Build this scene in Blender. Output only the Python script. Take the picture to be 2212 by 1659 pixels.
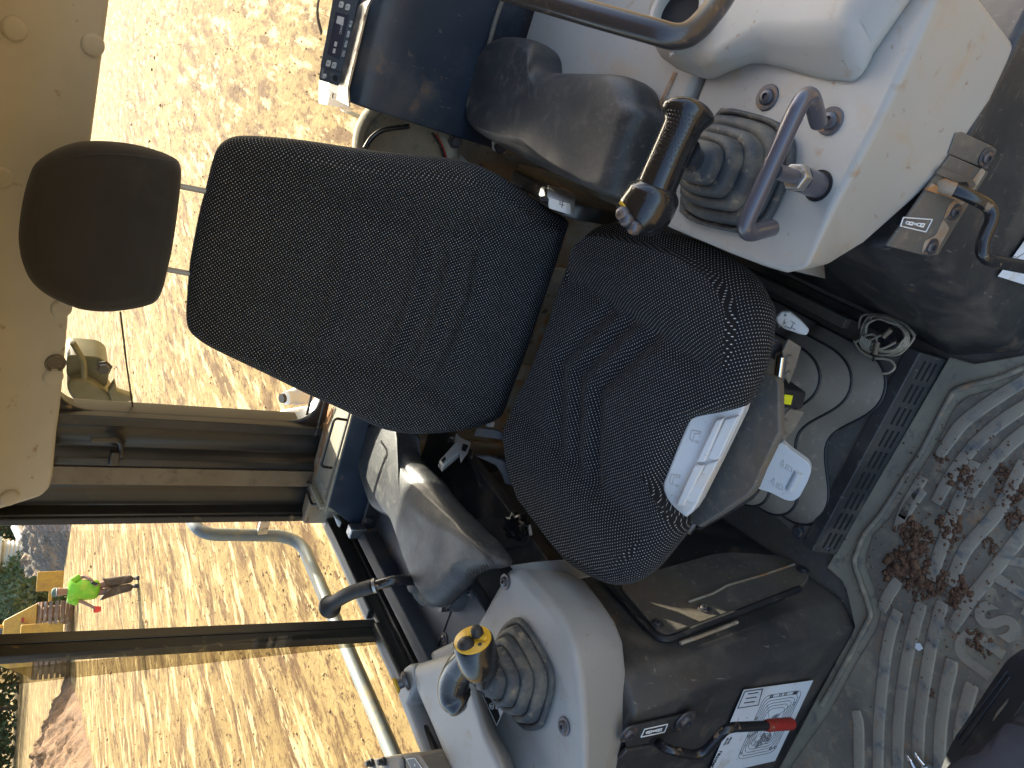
import bpy, bmesh, math, random
from mathutils import Vector, Matrix, noise
random.seed(7)
R = math.radians
for o in list(bpy.data.objects):
    bpy.data.objects.remove(o)
scene = bpy.context.scene
COL = scene.collection

# ------------------------------------------------------------------ camera
# world: x = to the viewer's right, y = towards the back of the cab, z = up, cab floor z = 0 (metres)
F_PX, PITCH, YAW, ROLL = 1662.0, R(33.0), R(24.0), R(5.6)     # focal length for a 2212 px wide frame
CAM = Vector((0, 0, 1.5))
fwd = Vector((-math.sin(YAW) * math.cos(PITCH), math.cos(YAW) * math.cos(PITCH), -math.sin(PITCH)))
rgt = Vector((math.cos(YAW), math.sin(YAW), 0))
dwn = fwd.cross(rgt)
if dwn.z > 0: dwn = -dwn
EX = dwn * math.cos(ROLL) + rgt * math.sin(ROLL)              # the photo lies on its side: picture right = down
EY = dwn * math.sin(ROLL) - rgt * math.cos(ROLL)
cam_d = bpy.data.cameras.new('camera'); cam_d.sensor_fit = 'HORIZONTAL'; cam_d.sensor_width = 36
cam_d.lens = 36 * F_PX / 2212; cam_d.clip_start = 0.02; cam_d.clip_end = 2000
cam = bpy.data.objects.new('camera', cam_d); COL.objects.link(cam)
m = Matrix.Identity(4)
for i, v in enumerate((EX, -EY, -fwd)):
    for j in range(3): m[j][i] = v[j]
for j in range(3): m[j][3] = CAM[j]
cam.matrix_world = m
scene.camera = cam

# ------------------------------------------------------------------ sky and sun
SUN_AZ, SUN_EL = R(88.5), R(32.0)
w = bpy.data.worlds.new('World'); scene.world = w; w.use_nodes = True
nt = w.node_tree; bg = nt.nodes['Background']
sky = nt.nodes.new('ShaderNodeTexSky'); sky.sky_type = 'NISHITA'; sky.sun_disc = False
sky.dust_density = 4.0; sky.ozone_density = .6; sky.sun_elevation = SUN_EL; sky.sun_rotation = math.pi / 2 - SUN_AZ
nt.links.new(sky.outputs[0], bg.inputs[0]); bg.inputs[1].default_value = 0.15
sd = bpy.data.lights.new('sun', 'SUN'); sd.energy = 4.7; sd.angle = R(0.5); sd.color = (1.0, 0.93, 0.80)
sun = bpy.data.objects.new('sun', sd); COL.objects.link(sun)
sdir = Vector((math.cos(SUN_EL) * math.cos(SUN_AZ), math.cos(SUN_EL) * math.sin(SUN_AZ), math.sin(SUN_EL)))
sun.rotation_euler = sdir.to_track_quat('Z', 'Y').to_euler()
vs = scene.view_settings
vs.view_transform = 'Standard'; vs.look = 'None'; vs.gamma = 1.0; vs.exposure = 1.85; vs.use_curve_mapping = False
scene.render.engine = 'CYCLES'
scene.cycles.max_bounces = 7; scene.cycles.transparent_max_bounces = 12
scene.cycles.caustics_reflective = False; scene.cycles.caustics_refractive = False

# ------------------------------------------------------------------ measuring: a sight line meets a known plane
# windows of the picture in which points were read: (x0, y0, scale)
WIN = {'d': (0, 0, 1), 'z1': (0, 0, 1/3), 'z2': (737.3, 0, 1/3), 'z3': (1474.7, 0, 1/3), 'z4': (0, 553, 1/3), 'z5': (737.3, 553, 1/3),
       'z6': (1474.7, 553, 1/3), 'z7': (0, 1106, 1/3), 'z8': (737.3, 1106, 1/3), 'z9': (1474.7, 1106, 1/3),
       'Z1': (603.5, 822.9, .1984), 'Z2': (630.9, 1042.3, .1984), 'Z3': (932.6, 1069.8, .1984), 'Z4': (822.9, 1329.8, .1984),
       'Z5': (685.8, 0, .1984), 'Z6': (1261.8, 0, .1984), 'Z7': (713.2, 246.9, .1984), 'Z8': (1755.5, 1329.8, .1984),
       'Q1': (0, 1106, .1488), 'Q2': (1371.5, 822.9, .1984), 'Q3': (1289.2, 1206.9, .1984), 'Q4': (1289.2, 1329.8, .1984),
       'Q5': (1316.6, 164.6, .1984), 'Q6': (1773, 274.3, .1984), 'Q7': (630.9, 1086.2, .1488), 'Q8': (1042.3, 329.2, .2594)}
def sight(w, p):
    ox, oy, k = WIN[w]
    return fwd + EX * ((ox + p[0] * k - 1106) / F_PX) + EY * ((oy + p[1] * k - 829.5) / F_PX)
def _ax(w, pts, a, val):
    out = []
    for p in pts:
        v = sight(w, p); out.append(CAM + v * ((val - CAM[a]) / v[a]))
    return out
def onx(w, pts, x): return _ax(w, pts, 0, x)
def ony(w, pts, y): return _ax(w, pts, 1, y)
def onz(w, pts, z): return _ax(w, pts, 2, z)
def onp(w, pts, p0, n):
    p0, n = Vector(p0), Vector(n); out = []
    for p in pts:
        v = sight(w, p); out.append(CAM + v * ((p0 - CAM).dot(n) / v.dot(n)))
    return out
def far(w, p, d): return CAM + sight(w, p) * d

# ------------------------------------------------------------------ mesh helpers
class MB:
    def __init__(s): s.v = []; s.f = []; s.uv = {}
    def add(s, vs, fs):
        b = len(s.v); s.v += [Vector(v) for v in vs]; s.f += [tuple(b + i for i in f) for f in fs]; return b
    def box(s, c, size, rot=None):
        c = Vector(c); hx, hy, hz = (q / 2 for q in size); vs = []
        for z in (-hz, hz):
            for y in (-hy, hy):
                for x in (-hx, hx):
                    p = Vector((x, y, z)); p = rot @ p if rot else p; vs.append(c + p)
        s.add(vs, [(0, 2, 3, 1), (4, 5, 7, 6), (0, 1, 5, 4), (2, 6, 7, 3), (0, 4, 6, 2), (1, 3, 7, 5)]); return s
    def hexa(s, b, t):                       # bottom quad, top quad (same order)
        s.prism(b, t); return s
    def prism(s, a, b):                      # two polygons with the same number of corners
        n = len(a); s.add(list(a) + list(b), [tuple(range(n - 1, -1, -1)), tuple(range(n, 2 * n))] +
                          [(i, (i + 1) % n, n + (i + 1) % n, n + i) for i in range(n)]); return s
    def ext(s, poly, vec):
        vec = Vector(vec); return s.prism([Vector(p) for p in poly], [Vector(p) + vec for p in poly])
    def loft(s, rings, cap=True):
        n = len(rings[0]); vs = [p for r in rings for p in r]; fs = []
        for k in range(len(rings) - 1):
            for i in range(n):
                j = (i + 1) % n; fs.append((k * n + i, k * n + j, (k + 1) * n + j, (k + 1) * n + i))
        if cap: fs += [tuple(range(n - 1, -1, -1)), tuple(range((len(rings) - 1) * n, len(rings) * n))]
        s.add(vs, fs); return s
    def tube(s, pts, r, seg=14, smooth=0, taper=None):
        pts = [Vector(p) for p in pts]
        if smooth: pts = spline(pts, smooth)
        rings = []; t0 = None; nrm = None
        for i, p in enumerate(pts):
            a = pts[max(i - 1, 0)]; b = pts[min(i + 1, len(pts) - 1)]; t = (b - a).normalized()
            if nrm is None:
                nrm = t.orthogonal().normalized()
            else:
                nrm = (nrm - t * nrm.dot(t)).normalized()
            bn = t.cross(nrm)
            rr = r[min(i, len(r) - 1)] if isinstance(r, (list, tuple)) else r
            if taper: rr = taper(i / (len(pts) - 1)) 
            rings.append([p + nrm * (rr * math.cos(2 * math.pi * k / seg)) + bn * (rr * math.sin(2 * math.pi * k / seg)) for k in range(seg)])
        s.loft(rings); return s
    def lathe(s, prof, org, axis, seg=24):   # prof: (radius, height)
        org = Vector(org); ax = Vector(axis).normalized(); u = ax.orthogonal().normalized(); v = ax.cross(u)
        s.loft([[org + ax * h + u * (max(r, 1e-4) * math.cos(2 * math.pi * k / seg)) + v * (max(r, 1e-4) * math.sin(2 * math.pi * k / seg)) for k in range(seg)] for r, h in prof]); return s
    def ico(s, c, r, sub=1, jit=0.0, sq=(1, 1, 1)):
        bm = bmesh.new(); bmesh.ops.create_icosphere(bm, subdivisions=sub, radius=1)
        c = Vector(c); vs = []
        for q in bm.verts:
            k = r * (1 + jit * random.uniform(-1, 1)); vs.append(c + Vector((q.co.x * k * sq[0], q.co.y * k * sq[1], q.co.z * k * sq[2])))
        s.add(vs, [tuple(q.index for q in f.verts) for f in bm.faces]); bm.free(); return s
    def build(s, name, mat, parent=None, org=None, bevel=0, seg=3, smooth=True, sub=0, angle=40, uv=None, fixn=True):
        me = bpy.data.meshes.new(name)
        o = Vector(org) if org is not None else (ORG.get(parent.name, Vector()) if parent else Vector())
        me.from_pydata([v - o for v in s.v], [], s.f)
        if fixn:
            bm = bmesh.new(); bm.from_mesh(me); bmesh.ops.recalc_face_normals(bm, faces=bm.faces); bm.to_mesh(me); bm.free()
        if uv:
            l = me.uv_layers.new(name='UVMap')
            for lp in me.loops: l.data[lp.index].uv = uv[lp.vertex_index]
        ob = bpy.data.objects.new(name, me); COL.objects.link(ob)
        me.materials.append(mat)
        if parent:
            ob.parent = parent; ORG[ob.name] = o
        else:
            ob.location = o; ORG[ob.name] = o
        if bevel:
            b = ob.modifiers.new('bevel', 'BEVEL'); b.width = bevel; b.segments = seg; b.limit_method = 'ANGLE'; b.angle_limit = R(25); b.harden_normals = False
        if sub:
            b = ob.modifiers.new('sub', 'SUBSURF'); b.levels = sub; b.render_levels = sub
        if smooth:
            try: me.shade_smooth()
            except Exception:
                for p in me.polygons: p.use_smooth = True
            if not sub:
                for e in me.edges: pass
                try: me.set_sharp_from_angle(angle=R(angle if not bevel else 75))
                except Exception: pass
        return ob
ORG = {}
def spline(pts, n, closed=False):
    pts = [Vector(p) for p in pts]; out = []; L = len(pts)
    rng = range(L if closed else L - 1)
    for i in rng:
        if closed: p0, p1, p2, p3 = pts[i - 1], pts[i], pts[(i + 1) % L], pts[(i + 2) % L]
        else: p0, p1, p2, p3 = pts[max(i - 1, 0)], pts[i], pts[i + 1], pts[min(i + 2, L - 1)]
        for k in range(n):
            t = k / n
            out.append(0.5 * ((2 * p1) + (p2 - p0) * t + (2 * p0 - 5 * p1 + 4 * p2 - p3) * t * t + (3 * p1 - p0 - 3 * p2 + p3) * t ** 3))
    if not closed: out.append(pts[-1])
    return out
def fillet(pts, r, n=5):                     # round the corners of an open path
    pts = [Vector(p) for p in pts]; out = [pts[0]]
    for a, b, c in zip(pts, pts[1:], pts[2:]):
        d1 = (a - b); d2 = (c - b); k = min(r, d1.length * .48, d2.length * .48); p = b + d1.normalized() * k; q = b + d2.normalized() * k
        for i in range(n + 1):
            t = i / n; out.append(p * (1 - t) ** 2 + b * 2 * t * (1 - t) + q * t * t)
    out.append(pts[-1]); return out
def rpoly(pts, r, n=4):                      # round the corners of a closed polygon
    pts = [Vector(p) for p in pts]; out = []; L = len(pts)
    for i in range(L):
        a, b, c = pts[i - 1], pts[i], pts[(i + 1) % L]; d1 = a - b; d2 = c - b
        k = min(r, d1.length * .45, d2.length * .45); p = b + d1.normalized() * k; q = b + d2.normalized() * k
        for j in range(n + 1):
            t = j / n; out.append(p * (1 - t) ** 2 + b * 2 * t * (1 - t) + q * t * t)
    return out
def resample(pts, M):
    L = len(pts); d = [0]
    for i in range(L): d.append(d[-1] + (pts[(i + 1) % L] - pts[i]).length)
    out = []; j = 0
    for k in range(M):
        t = d[-1] * k / M
        while d[j + 1] < t: j += 1
        q = (t - d[j]) / max(d[j + 1] - d[j], 1e-9); out.append(pts[j].lerp(pts[(j + 1) % L], q))
    return out
def sstep(a, b, x):
    t = min(max((x - a) / (b - a), 0), 1); return t * t * (3 - 2 * t)
def pad(outline, n, er, thick, relief=None, rings=26, M=160, e1=None, centre=None):
    """a stuffed cushion: rim curve in a plane, rounded edge, crowned face; returns MB and uv (metres)"""
    n = Vector(n).normalized(); P = resample(outline, M)
    C = Vector(centre) if centre else sum(P, Vector()) / M
    e1 = Vector(e1) if e1 else Vector((1, 0, 0)); e1 = (e1 - n * e1.dot(n)).normalized(); e2 = n.cross(e1)
    mb = MB(); R_ = []; uv = []
    def ring(fn, arc=None):
        r = []
        for p in P:
            d = p - C; L = d.length; q, h = fn(L); pos = C + d * q
            a, b = (pos - C).dot(e1), (pos - C).dot(e2); ku = 1 if arc is None else (L - er + arc) / max(L * q, 1e-6)
            if relief and h >= -1e-6: h += relief(a, b, q)
            r.append(pos + n * (h + er)); uv.append((a * ku, b * ku))
        R_.append(r)
    HA = er * math.pi / 2
    ring(lambda L: (max(1 - .03 / L, .5), -thick), HA + thick); ring(lambda L: (1 - .006 / L, -thick * .85), HA + thick * .85 - er); ring(lambda L: (1, -thick * .6 if thick * .6 > er else -er * 1.02), HA + max(thick * .6 - er, 0))
    K = 7
    for k in range(K + 1):
        ph = k / K * math.pi / 2
        ring(lambda L: (1 - er * (1 - math.cos(ph)) / L, -er * (1 - math.sin(ph))), er * (math.pi / 2 - ph))
    for k in range(1, rings):
        t = k / rings
        ring(lambda L: ((1 - er / L) * (1 - t), 0))
    mb.loft(R_, cap=False)
    b = len(mb.v); mb.v.append(C + n * (er + (relief(0, 0, 0) if relief else 0))); uv.append((0, 0)); base = (len(R_) - 1) * M
    for i in range(M): mb.f.append((base + i, base + (i + 1) % M, b))
    mb.f.append(tuple(range(M - 1, -1, -1)))
    return mb, uv
def thing(name, label, cat, loc=(0, 0, 0), group=None):
    o = bpy.data.objects.new(name, None); COL.objects.link(o); o.location = loc; o.empty_display_size = .05
    o['label'] = label; o['category'] = cat
    if group: o['group'] = group
    ORG[o.name] = Vector(loc); return o
def tag(o, label=None, cat=None, group=None, kind=None):
    if label: o['label'] = label
    if cat: o['category'] = cat
    if group: o['group'] = group
    if kind: o['kind'] = kind
    return o
def frame_rot(n, up=(0, 0, 1)):
    """rotation whose z axis is n and whose y axis leans towards up"""
    n = Vector(n).normalized(); y = Vector(up); y = (y - n * y.dot(n))
    if y.length < 1e-4: y = n.orthogonal()
    y.normalize(); x = y.cross(n); mm = Matrix.Identity(3)
    for i, v in enumerate((x, y, n)):
        for j in range(3): mm[j][i] = v[j]
    return mm
_cache = {}
def copy_part(key, make, name, mat, parent, pos, n=(0, 0, 1), up=(0, 0, 1), scale=1.0):
    """alike small parts share one mesh; make() gives an MB built at the origin along +z"""
    if key not in _cache:
        mb = make(); me = bpy.data.meshes.new(key); me.from_pydata(mb.v, [], mb.f)
        bm = bmesh.new(); bm.from_mesh(me); bmesh.ops.recalc_face_normals(bm, faces=bm.faces); bm.to_mesh(me); bm.free()
        me.materials.append(mat); me.shade_smooth(); me.set_sharp_from_angle(angle=R(35)); _cache[key] = me
    o = bpy.data.objects.new(name, _cache[key]); COL.objects.link(o)
    mm = frame_rot(n, up).to_4x4(); 
    o.rotation_euler = mm.to_euler(); o.scale = (scale,) * 3
    if parent: o.parent = parent; o.location = Vector(pos) - ORG[parent.name]
    else: o.location = pos
    return o
def text_mesh(s, size, pos, right, up, n, depth, name, mat, parent, align='LEFT', bold=0.0):
    c = bpy.data.curves.new('txt', 'FONT'); c.body = s; c.size = size; c.extrude = depth / 2; c.align_x = align; c.offset = bold
    t = bpy.data.objects.new('txt', c); COL.objects.link(t)
    dg = bpy.context.evaluated_depsgraph_get(); me = bpy.data.meshes.new_from_object(t.evaluated_get(dg))
    bpy.data.objects.remove(t); bpy.data.curves.remove(c)
    right = Vector(right).normalized(); n = Vector(n).normalized(); up = n.cross(right)
    mb = MB(); mb.v = [Vector(pos) + right * v.co.x + up * v.co.y + n * (v.co.z + depth / 2) for v in me.vertices]
    mb.f = [tuple(p.vertices) for p in me.polygons]; bpy.data.meshes.remove(me)
    return mb.build(name, mat, parent, smooth=False, fixn=False)
# ------------------------------------------------------------------ materials
def mat(name, col, rough=.5, metal=0.0, spots=(), bump=None, coat=0.0, spec=.5, sheen=0, vary=.12, vscale=9, rvar=0.0, aniso=None, hbump=None):
    """col base; spots: (scale, colour, lo, hi, detail[, roughness][, stretch]) patches laid over it; bump: (scale, strength[, detail])"""
    ma = bpy.data.materials.new(name); ma.use_nodes = True; t = ma.node_tree; N = t.nodes; L = t.links
    b = N['Principled BSDF']; b.inputs['Roughness'].default_value = rough; b.inputs['Metallic'].default_value = metal
    b.inputs['Specular IOR Level'].default_value = spec
    if coat: b.inputs['Coat Weight'].default_value = coat; b.inputs['Coat Roughness'].default_value = .08
    if sheen: b.inputs['Sheen Weight'].default_value = sheen; b.inputs['Sheen Roughness'].default_value = .5
    tc = N.new('ShaderNodeTexCoord'); co = tc.outputs['Object']
    def nz(scale, detail=4, rough=.55, vec=None, dist=0):
        n = N.new('ShaderNodeTexNoise'); n.inputs['Scale'].default_value = scale; n.inputs['Detail'].default_value = detail
        n.inputs['Roughness'].default_value = rough; n.inputs['Distortion'].default_value = dist
        L.new(vec or co, n.inputs['Vector']); return n.outputs['Fac']
    def rng(src, lo, hi, a=0.0, c=1.0):
        n = N.new('ShaderNodeMapRange'); n.clamp = True
        for k, q in zip(('From Min', 'From Max', 'To Min', 'To Max'), (lo, hi, a, c)): n.inputs[k].default_value = q
        L.new(src, n.inputs['Value']); return n.outputs[0]
    def mix(f, a, c, mode='MIX'):
        n = N.new('ShaderNodeMix'); n.data_type = 'RGBA'; n.blend_type = mode
        if hasattr(f, 'name'): L.new(f, n.inputs[0])
        else: n.inputs[0].default_value = f
        for i, q in ((6, a), (7, c)):
            if hasattr(q, 'name'): L.new(q, n.inputs[i])
            else: n.inputs[i].default_value = (*q, 1) if len(q) == 3 else q
        return n.outputs[2]
    cur = tuple(col)
    if vary:
        f = rng(nz(vscale, 5), .3, .7); a = tuple(q * (1 - vary) for q in col); c = tuple(min(q * (1 + vary), 1) for q in col); cur = mix(f, a, c)
    rcur = None
    for sp in spots:
        sc, cc, lo, hi, det = sp[:5]; ro = sp[5] if len(sp) > 5 else None; st = sp[6] if len(sp) > 6 else None
        vec = None
        if st:
            mp = N.new('ShaderNodeMapping'); mp.inputs['Scale'].default_value = st[:3]
            if len(st) > 3: mp.inputs['Rotation'].default_value = (R(st[3]), R(st[4]), R(st[5]))
            L.new(co, mp.inputs['Vector']); vec = mp.outputs[0]
        lo, hi = .5 + (lo - .5) * .62, .5 + (hi - .5) * .68
        mp2 = nz(sc, det, .6, vec, .3); f = rng(mp2, lo, hi); cur = mix(f, cur, cc)
        if ro is not None:
            n = N.new('ShaderNodeMix'); L.new(f, n.inputs[0]); n.inputs[3].default_value = ro
            if rcur is None: n.inputs[2].default_value = rough
            else: L.new(rcur, n.inputs[2])
            rcur = n.outputs[0]
    if rvar:
        f = rng(nz(25, 6, .65), .3, .7, -rvar, rvar); n = N.new('ShaderNodeMath'); n.operation = 'ADD'; n.use_clamp = True; L.new(f, n.inputs[0])
        if rcur is None: n.inputs[1].default_value = rough
        else: L.new(rcur, n.inputs[1])
        rcur = n.outputs[0]
    if rcur is not None: L.new(rcur, b.inputs['Roughness'])
    if hasattr(cur, 'name'): L.new(cur, b.inputs['Base Color'])
    else: b.inputs['Base Color'].default_value = (*cur, 1)
    if bump:
        bs = bump if isinstance(bump[0], tuple) else (bump,)
        last = None
        for q in bs:
            bn = N.new('ShaderNodeBump'); bn.inputs['Strength'].default_value = q[1]; bn.inputs['Distance'].default_value = q[3] if len(q) > 3 else .002
            L.new(nz(q[0], q[2] if len(q) > 2 else 5, .6), bn.inputs['Height'])
            if last is not None: L.new(last, bn.inputs['Normal'])
            last = bn.outputs[0]
        L.new(last, b.inputs['Normal'])
    return ma
def dotted(name, pitch, col, dot, size):
    """knitted seat cloth: pale stitches in staggered rows on black, laid out on the cushion's own surface (metres)"""
    ma = bpy.data.materials.new(name); ma.use_nodes = True; t = ma.node_tree; N = t.nodes; L = t.links; b = N['Principled BSDF']
    b.inputs['Roughness'].default_value = .9; b.inputs['Sheen Weight'].default_value = .02; b.inputs['Specular IOR Level'].default_value = .2
    def mth(op, a, c=None):
        n = N.new('ShaderNodeMath'); n.operation = op
        for i, q in ((0, a), (1, c)):
            if q is None: continue
            if hasattr(q, 'name'): L.new(q, n.inputs[i])
            else: n.inputs[i].default_value = q
        return n.outputs[0]
    uv = N.new('ShaderNodeUVMap'); sp = N.new('ShaderNodeSeparateXYZ'); L.new(uv.outputs[0], sp.inputs[0])
    wn = N.new('ShaderNodeTexNoise'); wn.inputs['Scale'].default_value = 14; L.new(uv.outputs[0], wn.inputs['Vector'])
    wob = mth('MULTIPLY', wn.outputs['Fac'], .004)
    x = mth('DIVIDE', mth('ADD', sp.outputs[0], wob), pitch); y = mth('DIVIDE', mth('ADD', sp.outputs[1], wob), pitch * .5)
    row = mth('FLOOR', y); off = mth('MULTIPLY', mth('FLOORED_MODULO', row, 2.0), .5)
    fx = mth('SUBTRACT', mth('FRACT', mth('ADD', x, off)), .5); fy = mth('MULTIPLY', mth('SUBTRACT', mth('FRACT', y), .5), .62)
    d = mth('SQRT', mth('ADD', mth('MULTIPLY', fx, fx), mth('MULTIPLY', fy, fy)))
    mr = N.new('ShaderNodeMapRange'); mr.inputs['From Min'].default_value = size; mr.inputs['From Max'].default_value = size * .7; L.new(d, mr.inputs['Value'])
    # each stitch is not equally clean
    cell = N.new('ShaderNodeTexWhiteNoise'); cell.noise_dimensions = '2D'; cb = N.new('ShaderNodeCombineXYZ')
    L.new(mth('FLOOR', mth('ADD', x, off)), cb.inputs[0]); L.new(row, cb.inputs[1]); L.new(cb.outputs[0], cell.inputs['Vector'])
    st = mth('MULTIPLY', mr.outputs[0], mth('ADD', mth('MULTIPLY', cell.outputs['Value'], .5), .55))
    big = N.new('ShaderNodeTexNoise'); big.inputs['Scale'].default_value = 5; big.inputs['Detail'].default_value = 4; L.new(uv.outputs[0], big.inputs['Vector'])
    wear = N.new('ShaderNodeMix'); wear.data_type = 'RGBA'; L.new(big.outputs['Fac'], wear.inputs[0]); wear.inputs[6].default_value = (*[c * .7 for c in col], 1); wear.inputs[7].default_value = (*[c * 1.5 for c in col], 1)
    mx = N.new('ShaderNodeMix'); mx.data_type = 'RGBA'; L.new(st, mx.inputs[0]); L.new(wear.outputs[2], mx.inputs[6]); mx.inputs[7].default_value = (*dot, 1)
    L.new(mx.outputs[2], b.inputs['Base Color'])
    bn = N.new('ShaderNodeBump'); bn.inputs['Strength'].default_value = .5; bn.inputs['Distance'].default_value = .0012; L.new(st, bn.inputs['Height']); L.new(bn.outputs[0], b.inputs['Normal'])
    return ma
def glass(name, tint, refl=1.0, dirt=.04):
    ma = bpy.data.materials.new(name); ma.use_nodes = True; t = ma.node_tree; N = t.nodes; L = t.links
    N.remove(N['Principled BSDF']); out = N['Material Output']
    tr = N.new('ShaderNodeBsdfTransparent'); tr.inputs[0].default_value = (*tint, 1)
    gl = N.new('ShaderNodeBsdfGlossy'); gl.inputs['Roughness'].default_value = .01
    fr = N.new('ShaderNodeFresnel'); fr.inputs[0].default_value = 1.45
    ml = N.new('ShaderNodeMath'); ml.operation = 'MULTIPLY'; ml.inputs[1].default_value = refl; L.new(fr.outputs[0], ml.inputs[0])
    mx = N.new('ShaderNodeMixShader'); L.new(ml.outputs[0], mx.inputs[0]); L.new(tr.outputs[0], mx.inputs[1]); L.new(gl.outputs[0], mx.inputs[2])
    df = N.new('ShaderNodeBsdfDiffuse'); df.inputs[0].default_value = (.45, .38, .28, 1)
    tc = N.new('ShaderNodeTexCoord'); nz = N.new('ShaderNodeTexNoise'); nz.inputs['Scale'].default_value = 7; nz.inputs['Detail'].default_value = 8; L.new(tc.outputs['Object'], nz.inputs['Vector'])
    mr = N.new('ShaderNodeMapRange'); mr.inputs['From Min'].default_value = .45; mr.inputs['From Max'].default_value = .8; mr.inputs['To Max'].default_value = dirt * 3; mr.inputs['To Min'].default_value = dirt * .3; L.new(nz.outputs['Fac'], mr.inputs['Value'])
    m2 = N.new('ShaderNodeMixShader'); L.new(mr.outputs[0], m2.inputs[0]); L.new(mx.outputs[0], m2.inputs[1]); L.new(df.outputs[0], m2.inputs[2])
    L.new(m2.outputs[0], out.inputs['Surface']); return ma
DUST = (.30, .23, .15); RUST = (.28, .12, .045); CLAY = (.36, .20, .10)
M = {}
M['seat'] = dotted('seat_cloth', .0074, (.0095, .0095, .0098), (.52, .52, .51), .140)
M['head'] = mat('headrest_cloth', (.036, .034, .034), .95, sheen=.15, spots=((5, (.062, .057, .052), .52, .85, 5),), bump=(900, .6, 2), spec=.15)
M['vinyl'] = mat('black_vinyl', (.034, .035, .036), .48, spots=((30, (.085, .080, .070), .55, .85, 8, .6), (160, (.10, .09, .075), .68, .8, 2, .7)), bump=((240, .30, 4, .0015), (35, .10, 5, .003)), rvar=.06)
M['blackmetal'] = mat('black_painted_steel', (.036, .035, .034), .38, spots=((6, (.050, .047, .042), .45, .75, 7, .6), (60, (.12, .10, .08), .72, .92, 6, .8), (7, (.125, .10, .075), .50, .80, 9, .75), (2.5, (.075, .066, .056), .5, .8, 6, .6), (34, (.22, .19, .15), .755, .86, 3, .8, (9, 1, 1, 0, 30, 20)), (30, (.19, .165, .13), .755, .86, 3, .8, (1, 1, 10, 25, 0, 0)), (70, (.32, .29, .25), .84, .95, 3, .8), (12, (.17, .10, .055), .70, .86, 8, .8)), bump=(55, .12, 6), rvar=.08)
M['bluebox'] = mat('dark_blue_steel', (.020, .030, .046), .42, spots=((5, (.045, .055, .07), .4, .75, 6, .55), (45, (.12, .10, .085), .74, .90, 6, .8), (8, (.15, .08, .04), .80, .90, 8, .8), (34, (.17, .17, .16), .82, .90, 2, .8, (9, 1, 1, 0, 40, 0)), (5, (.085, .078, .068), .52, .82, 8, .65), (11, (.16, .10, .06), .72, .84, 8, .8)), bump=(50, .08, 5), rvar=.06)
M['dustmetal'] = mat('dusty_black_steel', (.115, .104, .088), .62, spots=((7, (.15, .115, .075), .42, .75, 7, .85), (90, (.24, .19, .13), .62, .86, 4, .9), (25, (.17, .14, .105), .55, .80, 8, .9), (10, (.20, .10, .045), .74, .90, 7, .85), (40, (.26, .22, .17), .78, .87, 2, .8, (8, 1, 1, 20, 30, 40))), bump=(120, .3, 6), rvar=.08)
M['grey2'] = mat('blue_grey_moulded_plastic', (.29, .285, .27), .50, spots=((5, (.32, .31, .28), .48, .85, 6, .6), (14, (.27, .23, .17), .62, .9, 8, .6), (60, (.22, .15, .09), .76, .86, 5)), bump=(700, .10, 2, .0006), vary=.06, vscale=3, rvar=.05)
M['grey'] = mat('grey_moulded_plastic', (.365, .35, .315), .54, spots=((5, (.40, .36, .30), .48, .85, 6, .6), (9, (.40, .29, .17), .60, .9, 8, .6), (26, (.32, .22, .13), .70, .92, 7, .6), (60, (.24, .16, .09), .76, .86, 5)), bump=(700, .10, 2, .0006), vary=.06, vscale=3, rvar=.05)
M['beige'] = mat('beige_roof_lining', (.42, .41, .385), .62, spots=((4, (.46, .45, .42), .4, .8, 5), (30, (.26, .19, .12), .74, .84, 6)), bump=(500, .12, 2, .0006), vary=.05)
M['boot'] = mat('dusty_rubber', (.040, .043, .045), .62, spots=((14, (.17, .145, .105), .45, .78, 8, .85), (50, (.24, .19, .13), .62, .8, 6, .9)), bump=(160, .25, 4), rvar=.05)
M['rubber'] = mat('black_rubber', (.018, .018, .019), .55, spots=((20, (.08, .07, .055), .6, .85, 6, .8),), bump=(150, .15, 4))
M['gloss'] = mat('gloss_black_grip', (.010, .010, .011), .22, coat=.3, spots=((60, (.06, .05, .04), .68, .85, 6, .4),), vary=0)
M['paint'] = mat('gloss_black_paint', (.014, .014, .016), .24, coat=.2, spots=((45, (.22, .14, .08), .69, .73, 5, .75), (12, (.06, .05, .04), .6, .85, 7, .4)), vary=0)
M['bluegrey'] = mat('grey_blue_painted_tube', (.085, .085, .105), .30, metal=.25, spots=((40, (.20, .15, .11), .66, .8, 6, .6),), coat=.3, vary=.08)
M['darktube'] = mat('brown_black_tube', (.045, .041, .043), .28, metal=.3, coat=.3, spots=((40, (.16, .12, .09), .68, .8, 6, .5),), vary=.08)
M['steel'] = mat('dull_steel', (.42, .42, .41), .35, metal=.9, spots=((60, (.22, .16, .11), .6, .75, 5, .7),), vary=.1, vscale=40)
M['bolt'] = mat('dark_bolt', (.10, .10, .11), .40, metal=.6, spots=((90, (.26, .15, .08), .6, .75, 4, .8),))
M['post'] = mat('dull_plated_post', (.30, .31, .33), .28, metal=.35, vary=.1)
M['chrome'] = mat('chrome', (.75, .75, .76), .08, metal=1, vary=0)
M['white'] = mat('off_white_plastic', (.60, .60, .585), .42, spots=((10, (.66, .58, .47), .5, .8, 6, .55), (60, (.40, .33, .25), .72, .82, 5)), vary=.04, bump=(300, .06, 3))
M['yellow'] = mat('yellow_plastic', (.72, .42, .03), .40, spots=((60, (.4, .26, .06), .64, .8, 5),), vary=.05)
M['lime'] = mat('yellow_indicator', (.75, .72, .02), .45, vary=.05)
M['red'] = mat('worn_red_sleeve', (.30, .020, .016), .45, spots=((35, (.20, .06, .03), .5, .72, 7, .6), (90, (.45, .30, .2), .7, .78, 4)), bump=(80, .3, 5))
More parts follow.
